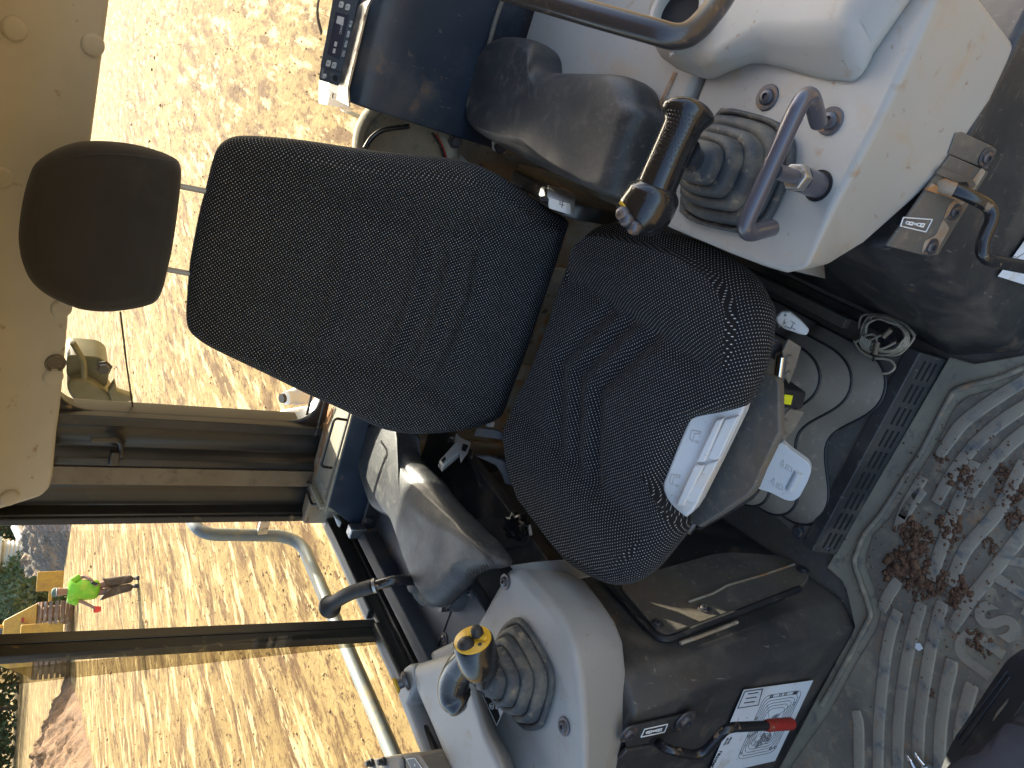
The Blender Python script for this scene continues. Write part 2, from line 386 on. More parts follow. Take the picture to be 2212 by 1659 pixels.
M['bellows'] = mat('brown_dusty_bellows', (.19, .157, .118), .74, spots=((9, (.22, .185, .14), .45, .8, 6, .85), (60, (.27, .22, .16), .64, .8, 5)), bump=(200, .2, 4), rvar=.06)
M['mat'] = mat('dusty_floor_mat', (.170, .146, .112), .80, spots=((6, (.27, .24, .17), .46, .74, 7, .92), (28, (.34, .28, .19), .54, .78, 8, .95), (110, (.30, .20, .12), .64, .74, 4, .95), (18, (.34, .20, .11), .66, .80, 9, .95)), bump=((90, .5, 7, .002), (350, .4, 3, .001)), vary=.15)
M['matlip'] = mat('tan_mat_border', (.30, .265, .19), .85, spots=((7, (.37, .32, .22), .45, .75, 7), (40, (.19, .18, .145), .58, .78, 7), (90, (.32, .21, .13), .68, .78, 4)), bump=((120, .4, 6, .0015),))
M['mud'] = mat('brown_mud', (.135, .070, .038), .95, spots=((60, (.17, .085, .042), .45, .7, 6), (200, (.05, .026, .014), .55, .75, 4)), bump=((120, .9, 6, .004),), vary=.2, vscale=60)
M['rust'] = mat('rusty_bare_steel', (.30, .22, .14), .75, spots=((4, (.38, .34, .27), .45, .62, 5, .7), (9, (.36, .17, .06), .52, .66, 8, .9), (30, (.12, .085, .06), .64, .75, 7, .8)), bump=(80, .35, 7), vary=.15)
M['frame'] = mat('window_frame_black', (.022, .020, .018), .36, spots=((5, (.045, .036, .028), .5, .85, 6, .4), (50, (.10, .08, .06), .78, .9, 5, .6)), coat=.1, bump=(30, .06, 3))
M['seal'] = mat('rubber_seal', (.012, .011, .010), .5, spots=((40, (.20, .14, .07), .66, .8, 6, .8),))
M['paper'] = mat('white_sticker', (.80, .81, .82), .35, spots=((18, (.62, .55, .44), .62, .85, 7), (90, (.45, .33, .22), .74, .8, 5)), vary=.03)
M['ink'] = mat('grey_print', (.16, .16, .165), .5, vary=0)
M['blackink'] = mat('black_print', (.02, .02, .02), .45, vary=0)
M['whiteink'] = mat('white_print', (.78, .78, .76), .5, spots=((60, (.4, .3, .2), .68, .8, 5),), vary=0)
M['screen'] = mat('radio_screen', (.012, .020, .045), .12, coat=.5, vary=0)
M['radio'] = mat('radio_body', (.028, .030, .036), .35, spots=((60, (.12, .11, .10), .64, .8, 5, .6),))
M['key'] = mat('pale_grey_key', (.50, .48, .45), .5, vary=.04)
M['glass'] = glass('window_glass', (.90, .93, .90), .8, .015)
M['tinted'] = glass('tinted_overlap_glass', (.50, .46, .36), .8, .05)
M['cable'] = mat('tan_cable', (.42, .35, .24), .5, spots=((40, (.26, .20, .13), .5, .75, 5),))
M['plug'] = mat('dusty_cable_plug', (.20, .14, .09), .6)
M['darkhole'] = mat('dark_hollow', (.006, .006, .007), .8, vary=0)
# ------------------------------------------------------------------ cab shell (the setting inside)
V = Vector
LX, RX, BY = -1.25, .40, 1.72            # left wall, right edge, rear wall
tag(MB().box(((LX + RX) / 2, .60, -.03), (RX - LX, 2.30, .06)).build('cab_floor', M['dustmetal'], bevel=.004), 'dark steel cab floor under the seat', kind='structure')
MB_over = MB().box(((LX + RX) / 2, 2.155, 1.505), (RX - LX + .1, .62, .09)).build('sun_shade_overhang', M['blackmetal'], bevel=.02); tag(MB_over, 'added rear overhang out of view that shades the cab', kind='structure')  # added out of view; its lower edge sets where the sunlight stops
roof = MB().box(((LX + RX) / 2, 1.115, 1.655), (RX - LX + .1, 1.43, .05)).build('cab_roof', M['beige'], bevel=.02); tag(roof, 'beige underside of the cab roof', kind='structure')
rw = MB(); rw.box(((LX + RX) / 2, BY + .02, .365), (RX - LX, .04, .85))
rear_low = rw.build('rear_wall', M['rust'], bevel=.004); tag(rear_low, 'rusty bare steel lower rear wall behind the seat', kind='structure')
# pressed ribs of the rear wall
for x in (-.98, -.72, -.42, -.12, .12):
    MB().box((x, BY - .012, .32), (.05, .03, .60)).build('pressed_rib', M['rust'], rear_low, bevel=.01)
# dark cross member low behind the seat
xm = thing('cross_member', 'dark steel cross member behind the seat base', 'beam', (-.44, 1.5, .0))
MB().box((-.62, 1.50, .24), (.40, .05, .05)).build('beam', M['dustmetal'], xm, bevel=.006)
for x in (-.78, -.60, -.46): copy_part('hexbolt', lambda: MB().lathe([(.011, 0), (.011, .002), (.0075, .002), (.0075, .008), (.006, .009)], (0, 0, 0), (0, 0, 1), 6), 'bolt', M['bolt'], xm, (x, 1.475, .31), (0, -1, 0))

# beige rear header panel with round plugs
hn = V((0, -.95, -.30)).normalized(); hp = V((0, 1.68, 1.40))
edge = onp('d', [(262, -160), (240, 0), (200, 307), (153, 660), (140, 806), (133, 880), (125, 936), (117, 1030), (110, 1056), (92, 1074), (60, 1085), (0, 1103)], hp, hn)
up = (V((0, 0, 1)) - hn * hn.z).normalized()
top = [p + up * (1.63 - p.z) / up.z for p in (edge[-1], edge[0])]
hd = thing('header_panel', 'beige plastic roof trim panel above the rear window', 'trim panel', edge[4])
mb = MB(); mb.ext(edge + [top[0] + V((-.02, 0, 0)), top[1]], -hn * .035); mb.build('panel', M['beige'], hd, bevel=.014, seg=4)
def plug():
    return MB().lathe([(.020, -.002), (.020, .002), (.0185, .004), (.0165, .006), (.014, .0068), (0.0001, .0072)], (0, 0, 0), (0, 0, 1), 28)
def ringplug():
    return MB().lathe([(.020, -.002), (.020, .004), (.017, .005), (.0145, .001), (0.0001, .001)], (0, 0, 0), (0, 0, 1), 28)
for i, (x, y) in enumerate([(30, 62), (200, 97), (2, 383), (132, 666), (114, 814), (19, 1075)]):
    p = onp('d', [(x, y)], hp, hn)[0]; copy_part('plug', plug, 'plug', M['beige'], hd, p + hn * .0005, hn)
p = onp('d', [(119, 784)], hp, hn)[0]; o = copy_part('ringplug', ringplug, 'open_plug_hole', M['dustmetal'], hd, p + hn * .0005, hn); o['label'] = 'dark plug hole without its cover'

# rear corner post: folded black steel between rear window and side window
prof = [(-.965, 1.80), (-.970, 1.765), (-.996, 1.765), (-1.000, 1.785), (-1.030, 1.79), (-1.060, 1.785),
        (-1.075, 1.755), (-1.088, 1.746), (-1.145, 1.743), (-1.155, 1.772), (-1.185, 1.776), (-1.205, 1.775), (-1.222, 1.776), (-1.230, 1.745), (-1.245, 1.745), (-1.25, 1.76), (-1.25, 1.84), (-.965, 1.84)]
cp = thing('corner_post', 'glossy black folded steel corner post between rear window and side window', 'cab post', (-1.1, 1.78, .6))
mb = MB(); mb.prism([V((x, y, .62)) for x, y in prof], [V((x, y, 1.62)) for x, y in prof]); mb.build('post', M['frame'], cp, bevel=.003, seg=2)
MB().box((-1.116, 1.7415, 1.10), (.048, .004, .90)).build('reflection_face', mat('dusty_brown_reflection', (.105, .078, .052), .32, spots=((6, (.16, .12, .08), .45, .8, 6, .45), (40, (.05, .04, .03), .6, .85, 6)), coat=.2), cp, bevel=.001)  # dusty strip with the post's brown reflection put into its colour
# small latch hook welded on the post
h = ony('z4', [(590, 1190), (780, 1195), (785, 1300), (740, 1300)], 1.745)
MB().tube(fillet([h[0], h[1], h[2]], .012), .007, 8).build('latch_hook', M['frame'], cp)
MB().box(h[3] + V((0, -.004, 0)), (.035, .02, .02)).build('hook_foot', M['frame'], cp, bevel=.003)

# rear window: rounded frame and one pane
WY = 1.785
g = ony('d', [(147, 700), (147, 835), (155, 868), (190, 897), (250, 913), (433, 923), (633, 936)], WY)
win = thing('rear_window', 'large rear window of the cab with dusty glass', 'window', (-.44, WY, .8))
zt = 1.42; zb = .80; xl, xr = -.972, .38
o1 = rpoly([V((xl, WY, zb)), V((xr, WY, zb)), V((xr, WY, zt)), V((xl, WY, zt))], .09, 8)
o2 = rpoly([V((xl - .035, WY, zb - .035)), V((xr + .035, WY, zb - .035)), V((xr + .035, WY, zt + .035)), V((xl - .035, WY, zt + .035))], .11, 8)
mb = MB(); n = len(o1); d = V((0, .05, 0))
mb.add(o1 + o2 + [p + d for p in o1] + [p + d for p in o2], [(i, (i + 1) % n, n + (i + 1) % n, n + i) for i in range(n)] + [(i, 2 * n + i, 2 * n + (i + 1) % n, (i + 1) % n) for i in range(n)])
mb.build('frame', M['frame'], win, smooth=True)
mb = MB(); mb.tube([p + V((0, .004, 0)) for p in o1] + [o1[0] + V((0, .004, 0))], .006, 8); mb.build('seal', M['seal'], win)
MB().add([V((xl - .01, WY + .02, zb - .01)), V((xr + .01, WY + .02, zb - .01)), V((xr + .01, WY + .02, zt + .01)), V((xl - .01, WY + .02, zt + .01))], [(0, 1, 2, 3)])
mb = MB(); mb.add([V((xl - .01, WY + .02, zb - .01)), V((xr + .01, WY + .02, zb - .01)), V((xr + .01, WY + .02, zt + .01)), V((xl - .01, WY + .02, zt + .01))], [(0, 1, 2, 3)]); mb.build('pane', M['glass'], win, smooth=False)
# dry wiper trace / aerial wire seen across the pane
wp = ony('z4', [(780, 360), (820, 700), (872, 1055)], WY + .035)
wr = thing('aerial_wire', 'thin dark wire hanging outside the rear window', 'wire', wp[2]); MB().tube(wp, .0022, 6).build('wire', M['seal'], wr)

# left side: sill, two sash frames with panes, post between
side = thing('side_window', 'side cab window with two black framed panes looking onto the worker', 'window', (LX, 1.1, .7))
ZS = .722
MB().box((LX - .005, .90, ZS - .022), (.05, 1.72, .044)).build('sill', M['frame'], side, bevel=.006)
MB().box((LX - .005, .90, 1.60), (.05, 1.72, .06)).build('head_rail', M['frame'], side, bevel=.006)
b1 = onx('z7', [(0, 800), (2150, 712)], LX); b2 = onx('z7', [(0, 940), (2150, 822)], LX)
yA, yB = (b1[0].y + b1[1].y) / 2, (b2[0].y + b2[1].y) / 2
def ext_line(a, b_, z0=ZS - .01, z1=1.6):
    f = lambda z: a.lerp(b_, (z - a.z) / (b_.z - a.z)); return f(z0), f(z1)
A0, A1 = ext_line(*b1); B0, B1 = ext_line(*b2); mid0, mid1 = A0.lerp(B0, .48), A1.lerp(B1, .48); tx = V((.022, 0, 0))
MB().prism([A0 - tx, mid0 - tx, mid0 + tx * .2, A0 + tx * .2], [A1 - tx, mid1 - tx, mid1 + tx * .2, A1 + tx * .2]).build('mullion', M['frame'], side, bevel=.002)
MB().prism([mid0 - tx * .9, B0 - tx * .9, B0 + tx * .1, mid0 + tx * .1], [mid1 - tx * .9, B1 - tx * .9, B1 + tx * .1, mid1 + tx * .1]).build('sash_stile', M['seal'], side, bevel=.003)
MB().box((LX + .005, 1.746, 1.16), (.02, .016, .90)).build('rear_stile', M['seal'], side, bevel=.004)
MB().box((LX + .012, 1.52, ZS + .004), (.03, .38, .014)).build('glazing_bead', M['seal'], side, bevel=.004)
MB().box((LX + .012, .68, ZS + .004), (.03, 1.22, .014)).build('glazing_bead', M['seal'], side, bevel=.004)
def paneyz(x, y0, y1, z0, z1):
    m_ = MB(); m_.add([V((x, y0, z0)), V((x, y1, z0)), V((x, y1, z1)), V((x, y0, z1))], [(0, 1, 2, 3)]); return m_
paneyz(LX - .008, yA, 1.72, ZS, 1.59).build('pane', M['glass'], side, smooth=False)
paneyz(LX + .004, .08, yB, ZS, 1.59).build('pane', M['glass'], side, smooth=False)
s2 = onx('z7', [(0, 1040), (2150, 895)], LX); yC = (s2[0].y + s2[1].y) / 2
paneyz(LX - .016, yC, yB + .005, ZS, 1.59).build('overlap_strip', M['tinted'], side, smooth=False)
tag(MB().box((LX - .03, .75, .33), (.04, 2.0, .72)).build('left_wall', M['blackmetal'], bevel=.004), 'black painted cab wall below the side window', kind='structure')

# steel channel and deck along the left wall
dk = thing('steel_deck', 'blue black steel deck and angle rail between side window and armrest', 'steel deck', (-1.1, 1.3, .55))
MB().box((-1.075, 1.30, .635), (.22, .86, .03)).build('deck_plate', M['bluebox'], dk, bevel=.004)
MB().prism([V((-1.19, .93, .645)), V((-1.158, .93, .645)), V((-1.162, .93, .69)), V((-1.186, .93, .70))], [V((-1.19, 1.56, .645)), V((-1.158, 1.56, .645)), V((-1.162, 1.56, .69)), V((-1.186, 1.56, .70))]).build('angle_rail', M['bluebox'], dk, bevel=.003)
MB().box((-1.222, 1.24, .668), (.012, .96, .05)).build('seal_strip', M['frame'], dk, bevel=.003)
MB().box((-1.17, 1.575, .70), (.03, .03, .045)).build('stop_block', M['steel'], dk, bevel=.003)
MB().box((-.917, 1.27, .535), (.165, .72, .03)).build('lower_deck', M['blackmetal'], dk, bevel=.004)
MB().box((-.975, 1.27, .585), (.02, .72, .09)).build('step_face', M['blackmetal'], dk, bevel=.003)
pl = onz('Z3', [(470, 260), (640, 250), (1000, 315), (1075, 470), (1050, 535), (760, 590), (700, 560)], .552); MB().ext(rpoly(pl, .01), (0, 0, .004)).build('knob_plate', M['blackmetal'], dk, bevel=.0015)
MB().box((-1.10, 1.13, .6515), (.16, .0025, .002)).build('plate_seam', M['seal'], dk)
def screw():
    return MB().lathe([(.0135, 0), (.0135, .0012), (.0128, .0018), (.0085, .0020), (.0080, .0040), (.0066, .0052), (.0036, .0056), (.0032, .0030), (.0001, .0030)], (0, 0, 0), (0, 0, 1), 18)
for w_, x, y in (('Z4', 230, 205), ('Z4', 690, 250)):
    p = onz(w_, [(x, y)], .651)[0]; copy_part('screw', screw, 'screw', M['bolt'], dk, p, (0, 0, 1), scale=1.0)

# star knob on the lower deck
sk = thing('star_knob', 'black star shaped hand knob on the deck beside the seat cushion', 'knob', (-.845, 1.14, .555))
c0 = onz('Z3', [(915, 335)], .575)[0]
pr = []
for k in range(56):
    a = 2 * math.pi * k / 56; r = .027 + .0042 * math.cos(8 * a); pr.append((r, a))
ax = V((.25, -.25, .93)).normalized(); rm = frame_rot(ax)
def kring(s, hgt, flat=0): return [c0 + rm @ V((r * s * math.cos(a), r * s * math.sin(a), hgt)) for r, a in pr]
MB().loft([kring(.9, -.013), kring(1, -.010), kring(1, .004), kring(.93, .009), kring(.72, .010), kring(.68, .003), kring(.1, .002)]).build('knob', M['gloss'], sk)
MB().lathe([(.008, -.03), (.008, -.012)], c0, ax).build('stem', M['bolt'], sk)
p = onz('Z3', [(1070, 380)], .556)[0]; MB().box(p, (.022, .006, .004), Matrix.Rotation(.9, 3, 'Z')).build('pointer', M['white'], sk)

# pedestals carrying the consoles (left and, mirrored, right)
def pedestal(name, sx, label):
    X = lambda x: -.44 + sx * (x + .44)
    pd = thing(name, label, 'pedestal', (X(-.95), .9, 0))
    zt_ = .56 if sx > 0 else .46; k_ = zt_ / .60
    b = [V((X(-.765), .66, .0)), V((X(-.735), .72, .0)), V((X(-.735), 1.50, .0)), V((X(-1.235), 1.50, .0)), V((X(-1.235), .66, .0))]
    t = [V((X(-.765 - .13 * k_), .66, zt_)), V((X(-.735 - .13 * k_), .72, zt_)), V((X(-.735 - .13 * k_), 1.50, zt_ - .03)), V((X(-1.235), 1.50, zt_ - .03)), V((X(-1.235), .66, zt_))]
    if sx > 0: b[2].x, t[2].x = -.835, -.835 - .13 * k_
    if sx < 0: b[0].x, b[1].x, b[1].y, b[2].x = -.137, -.195, .765, -.195
    MB().prism(b, t).build('housing', M['blackmetal'], pd, bevel=.012, seg=3)
    return pd
pdl = pedestal('console_pedestal', 1, 'black steel pedestal with access cover and wiring diagram sticker')
pdr = pedestal('console_pedestal', -1, 'dusty dark steel pedestal with rusty bracket plate under the console')
# access cover on the left pedestal's inner face
sp = V((-.735, .72, 0)); sn = V((-.10, .78, 0)).cross(V((-.13, 0, .60))).normalized(); sn = sn if sn.x > 0 else -sn
cv = onp('d', [(1738, 1264), (1440, 1371), (1418, 1360), (1330, 1255), (1560, 1190), (1700, 1200), (1752, 1236)], sp + sn * .006, sn)
MB().ext(rpoly(cv, .04, 6), -sn * .010).build('access_cover', M['dustmetal'], pdl, bevel=.003)
rp = onp('d', [(1728, 1271), (1600, 1321), (1500, 1359), (1455, 1377), (1432, 1380), (1412, 1369), (1380, 1335), (1340, 1292), (1309, 1258)], sp + sn * .008, sn)
MB().tube(spline(rp, 4), .0065, 8).build('rubber_edge', M['rubber'], pdl)
rp = onp('Q3', [(910, 920), (1060, 870), (1300, 780), (1530, 690)], sp + sn * .004, sn)
MB().tube(rp, .004, 6).build('clay_smear', M['rust'], pdl)
rp = onp('Q3', [(1000, 470), (1260, 380), (1420, 290), (1800, 180), (2150, 60)], sp + sn * .009, sn)
MB().tube(rp, .0028, 6).build('clay_smear', M['rust'], pdl)
for x, y in ((655, 710), (1170, 540)):
    p = onp('Q3', [(x, y)], sp + sn * .007, sn)[0]; copy_part('screw', screw, 'screw', M['bolt'], pdl, p, sn, scale=1.0)
p = onp('z9', [(780, 375)], sp + sn * .007, sn)[0]; copy_part('screw', screw, 'screw', M['bolt'], pdl, p, sn)
# small lock plate with symbol on the left pedestal front
FY = .656
lp = ony('Q4', [(350, 1190), (930, 1060), (1020, 1055), (1030, 1110), (700, 1330), (560, 1360), (300, 1420), (300, 1300)], FY)
lockplate = MB().ext(rpoly(lp, .006), (0, -.006, 0)).build('lock_plate', M['blackmetal'], pdl, bevel=.002)
# ------------------------------------------------------------------ operator seat
seat = thing('operator_seat', 'black dotted cloth suspension seat with tall backrest and headrest', 'seat', (-.44, 1.05, .07))
ba = R(13); bn = V((0, -math.cos(ba), math.sin(ba))); bp = V((-.44, 1.30, .55))
bo = onp('d', [(520, 296), (480, 310), (462, 337), (443, 410), (430, 460), (413, 547), (408, 586), (404, 636), (402, 680), (408, 710), (430, 731), (467, 753), (567, 801), (667, 850), (737, 881), (801, 913), (837, 926), (887, 933), (954, 931), (1021, 921), (1071, 903), (1087, 886), (1104, 840), (1137, 753), (1171, 653), (1204, 553), (1220, 500), (1227, 477), (1204, 463), (1154, 430), (1101, 393), (1037, 360), (971, 345), (847, 333), (737, 318), (633, 303)], bp - bn * .02, bn)
def brel(a, b, q):
    hw = .27
    bol = .020 * sstep(.58, .80, abs(a) / hw) * (1 - sstep(.88, 1.0, q)) * sstep(-.42, -.2, -abs(b + .05) + 0)
    lum = .014 * math.exp(-((b + .14) / .10) ** 2) * (1 - sstep(.5, .75, abs(a) / hw))
    gro = 0
    for gb, k in ((-.05, .016), (-.11, .016), (-.17, .016), (.10, .010)):
        y = b - gb - .9 * a * a; gro -= k * math.exp(-(y / .017) ** 2) * (1 - sstep(.42, .6, abs(a) / hw))
    vg = -.010 * math.exp(-((abs(a) - .155 - .10 * sstep(.05, .35, -b)) / .016) ** 2) * (1 - sstep(.1, .25, b))
    return bol + lum + gro + vg + .003 * noise.noise(V((a * 5, b * 5, 3)))
mb, uv = pad(spline(bo, 3, True), bn, .032, .085, brel, rings=52, M=220)
back = mb.build('backrest', M['seat'], seat, uv=uv, angle=60); back['label'] = 'black backrest cloth with pale dots'
# hard shell behind the backrest
sh = [p - bn * .085 for p in resample(spline([bp + (p - bp) * .95 for p in bo], 2, True), 60)]
MB().ext(sh, -bn * .03).build('back_shell', M['rubber'], seat, bevel=.006)
# headrest on two chrome posts
hp_ = bp + V((0, .21, .85)); ha = R(9); hn_ = V((0, -math.cos(ha), math.sin(ha))); hp0 = V((-.44, 1.46, 1.4))
ho = onp('d', [(41, 497), (50, 430), (65, 375), (83, 347), (133, 320), (187, 309), (267, 313), (333, 328), (377, 347), (388, 363), (390, 393), (380, 483), (370, 547), (360, 590), (353, 620), (337, 650), (300, 663), (240, 671), (187, 668), (147, 656), (100, 633), (67, 603), (50, 566), (43, 535)], hp0, hn_)
def hrel(a, b, q): return .012 * (1 - q * q) + .003 * noise.noise(V((a * 9, b * 9, 1)))
mb, uv = pad(spline(ho, 4, True), hn_, .030, .085, hrel, rings=22, M=140)
head = mb.build('headrest', M['head'], seat, uv=uv, angle=60); head['label'] = 'dark brown plain cloth headrest'
st = onp('z1', [(480, 1015), (560, 1003), (700, 998), (850, 1005), (1000, 1027), (1135, 1050)], hp0 + hn_ * .027, hn_)
MB().tube(spline(st, 4), .0012, 6).build('seam', M['rubber'], head)
for a, b_ in (((384, 402), (452, 414)), ((350, 578), (425, 595))):
    q = onp('d', [a, b_], hp0 - hn_ * .035, hn_); MB().tube([q[0] + V((0, 0, .05)), q[1] - V((0, 0, .03))], .0052, 12).build('headrest_post', M['post'], seat)
# seat cushion with a notch at the front left
ct = R(2); cn = V((0, -math.sin(ct), math.cos(ct))); cp0 = V((-.44, 1.1, .580))
co = onp('d', [(1262, 538), (1282, 506), (1321, 483), (1400, 490), (1470, 508), (1530, 528), (1588, 563), (1621, 593), (1645, 636), (1656, 663), (1653, 720), (1641, 780), (1628, 816), (1608, 858), (1591, 876), (1558, 887), (1508, 900), (1494, 912), (1470, 955), (1445, 1015), (1434, 1052), (1444, 1090), (1466, 1122), (1471, 1135), (1467, 1153), (1437, 1193), (1397, 1239), (1364, 1259), (1331, 1263), (1291, 1249), (1237, 1216), (1197, 1166), (1154, 1109), (1142, 1086), (1121, 1020), (1112, 935), (1126, 868), (1152, 818), (1188, 725), (1222, 626), (1243, 571)], cp0, cn)
cc = onp('d', [(1330, 855)], cp0, cn)[0]
def crel(a, b, q):
    hw = .27
    bol = .020 * sstep(.50, .78, abs(a) / hw) * (1 - sstep(.90, 1.0, q))
    gro = 0
    for gb, k in ((.02, .016), (.085, .016), (.145, .014)):
        y = b - gb + .55 * abs(a); gro -= k * math.exp(-(y / .019) ** 2) * (1 - sstep(.45, .62, abs(a) / hw))
    vg = -.008 * math.exp(-((abs(a) - .150) / .018) ** 2) * sstep(-.26, -.12, b)
    return bol + gro + vg + .002 * noise.noise(V((a * 5, b * 5, 8)))
mb, uv = pad(spline(co, 3, True), cn, .034, .075, crel, rings=52, M=220, centre=cc)
cush = mb.build('cushion', M['seat'], seat, uv=uv, angle=60); cush['label'] = 'black seat cushion with pale dots and front notch'
# torn lining along the front edge
tr_ = onp('d', [(1651, 655), (1657, 675), (1658, 690), (1640, 790), (1632, 812), (1622, 836), (1612, 856)], cp0 - cn * .02, cn)
mb = MB()
for i in range(34):
    k = random.uniform(0, len(tr_) - 1.01); a = tr_[int(k)].lerp(tr_[int(k) + 1], k % 1) + V((0, -.002, random.uniform(-.006, .004)))
    mb.tube([a, a + V((random.uniform(-.004, .004), random.uniform(-.008, -.003), random.uniform(-.006, .004)))], .0007, 4)
tag(mb.build('torn_threads', M['cable'], cush), kind='stuff')
# white plastic front trim with two adjusting levers
tn = V((0, -.45, .893)).normalized(); tp = V((-.59, .755, .552))
tq = onp('Q2', [(600, 380), (900, 300), (1130, 200), (1192, 195), (1203, 255), (1172, 350), (935, 840), (700, 1310), (630, 1420), (510, 1532), (470, 1500), (370, 1380), (300, 1180), (305, 1110), (430, 800)], tp, tn)
trim = MB().ext(tq, -tn * .035).build('front_trim', M['white'], seat, bevel=.006); trim['label'] = 'white plastic trim in the cushion notch'
def lever(pts, hgt, lo=-.012):
    q = onp('Q2', pts, tp, tn); return MB().prism([p + tn * lo for p in q], [p + tn * hgt for p in q]).build('adjust_lever', M['white'], trim, bevel=.003)
lever([(905, 405), (990, 395), (785, 870), (690, 868)], .012); lever([(990, 405), (1145, 372), (935, 828), (880, 862), (795, 835)], .006)
lever([(672, 900), (780, 905), (560, 1345), (465, 1345)], .012); lever([(785, 895), (925, 855), (700, 1305), (650, 1330), (560, 1305)], .006)
for c_ in ((650, 600), (430, 1075)):      # moulded seat symbols
    for a, b_ in (((-30, -60), (-50, 30)), ((-50, 30), (-20, 60)), ((-30, -60), (65, -45)), ((65, -45), (60, -20)), ((60, -20), (0, -25)), ((0, -25), (-20, 60)), ((0, 55), (50, 60)), ((10, 75), (45, 78))):
        q = onp('Q2', [(c_[0] + a[0], c_[1] + a[1]), (c_[0] + b_[0], c_[1] + b_[1])], tp + tn * .0005, tn); MB().tube(q, .0008, 5).build('symbol_line', M['key'], trim)
# black seat pan under the cushion
pq = onz('Q2', [(1190, -200), (1540, -40), (1562, 30), (1572, 560), (1375, 965), (1300, 1150), (1225, 1240), (930, 1445), (690, 1590), (560, 1500), (300, 1100), (900, 100)], .485)
pan = MB().ext(pq, (0, 0, -.016)).build('seat_pan', M['dustmetal'], seat, bevel=.003); pan['label'] = 'dusty black metal seat pan under the cushion'
pq2 = onz('Q2', [(1225, 1250), (1310, 1160), (1320, 1200), (1240, 1290), (920, 1490), (680, 1620), (640, 1590)], .468); MB().ext(pq2, (0, 0, -.012)).build('pan_lip', M['rubber'], seat, bevel=.003)
# bellows: stacked rounded folds
def rrect(x0, x1, y0, y1, z, r, n=8): return rpoly([V((x0, y0, z)), V((x1, y0, z)), V((x1, y1, z)), V((x0, y1, z))], r, n)
rings = []
zs = [(.066, .0), (.074, .012), (.084, .012), (.094, .004), (.138, -.022), (.140, -.008), (.148, .002), (.158, -.004), (.206, -.034), (.208, -.018), (.216, -.010), (.226, -.016), (.272, -.048), (.274, -.030), (.282, -.022), (.292, -.030), (.345, -.062), (.372, -.055)]
def bring(z, o):
    r_ = resample(rrect(-.632 - o, -.255 + o, .808 - o * 1.1, 1.25 + o, z, .10 + o * .5, 10), 120)
    for p in r_:
        if p.y < 1.0: p.y += .075 * math.exp(-((p.x + .445) / .085) ** 2) * (1 - sstep(.84, 1.0, p.y)); p.z += .012 * (p.x + .44) / .2
    return r_
zs = [(.066, -.004), (.074, .012), (.080, .014), (.086, .008), (.112, -.022), (.116, -.030), (.136, -.022), (.150, -.004), (.157, -.002), (.163, -.008), (.184, -.036), (.188, -.044), (.206, -.036), (.220, -.018), (.227, -.016), (.233, -.022), (.252, -.050), (.256, -.058), (.274, -.050), (.288, -.034), (.295, -.032), (.302, -.038), (.345, -.070), (.40, -.075), (.46, -.070)]
for z, o in zs: rings.append(bring(z, o))
bel = MB().loft(rings).build('bellows', M['bellows'], seat, angle=50); bel['label'] = 'dusty brown rubber bellows of the seat suspension'
for z, o in ((.080, .0145), (.157, -.0015), (.227, -.0155), (.295, -.0315)):
    r_ = bring(z, o); MB().tube(r_ + [r_[0]], .0028, 6).build('fold_shade_line', M['rubber'], bel)  # dark tube draws the shaded edge line of each fold
# rivets and strap flaps at the top of the bellows
for pts in ([(650, 620), (690, 540), (770, 590), (740, 700), (690, 830), (665, 780)], [(640, 1060), (700, 990), (790, 1010), (720, 1130), (640, 1210), (615, 1210)]):
    q = ony('z6', pts, .800); MB().ext(q, (0, .004, 0)).build('bellows_flap', M['bellows'], seat, bevel=.001)
for x, y in ((682, 668), (678, 770), (655, 1080), (650, 1165)):
    p = ony('z6', [(x, y)], .799)[0]; copy_part('rivet', lambda: MB().lathe([(.008, 0), (.0075, .003), (.005, .0055), (.0001, .0062)], (0, 0, 0), (0, 0, 1), 16), 'rivet', M['bellows'], seat, p, (0, -1, .1))
# weight indicator with yellow window
q = ony('z6', [(625, 855), (810, 885), (780, 1000), (625, 985)], .788)
ind = MB().ext(q, (0, .05, -.01)).build('indicator_tab', M['rubber'], seat, bevel=.006)
q = ony('z6', [(660, 895), (712, 903), (697, 963), (645, 955)], .787); MB().ext(q, (0, -.0015, 0)).build('yellow_window', M['lime'], ind, bevel=.0005)
# chrome rod ends
q = ony('z6', [(640, 640), (620, 800)], .805); MB().tube(q, .010, 12).build('rod_end', M['chrome'], seat)
q = ony('Q2', [(640, 1545), (560, 1640)], .86); MB().tube(q, .010, 12).build('rod_end', M['bolt'], seat)
q = ony('z6', [(560, 560), (650, 560), (660, 640), (600, 680)], .82); MB().ext(q, (0, .03, 0)).build('bracket', M['bolt'], seat, bevel=.003)
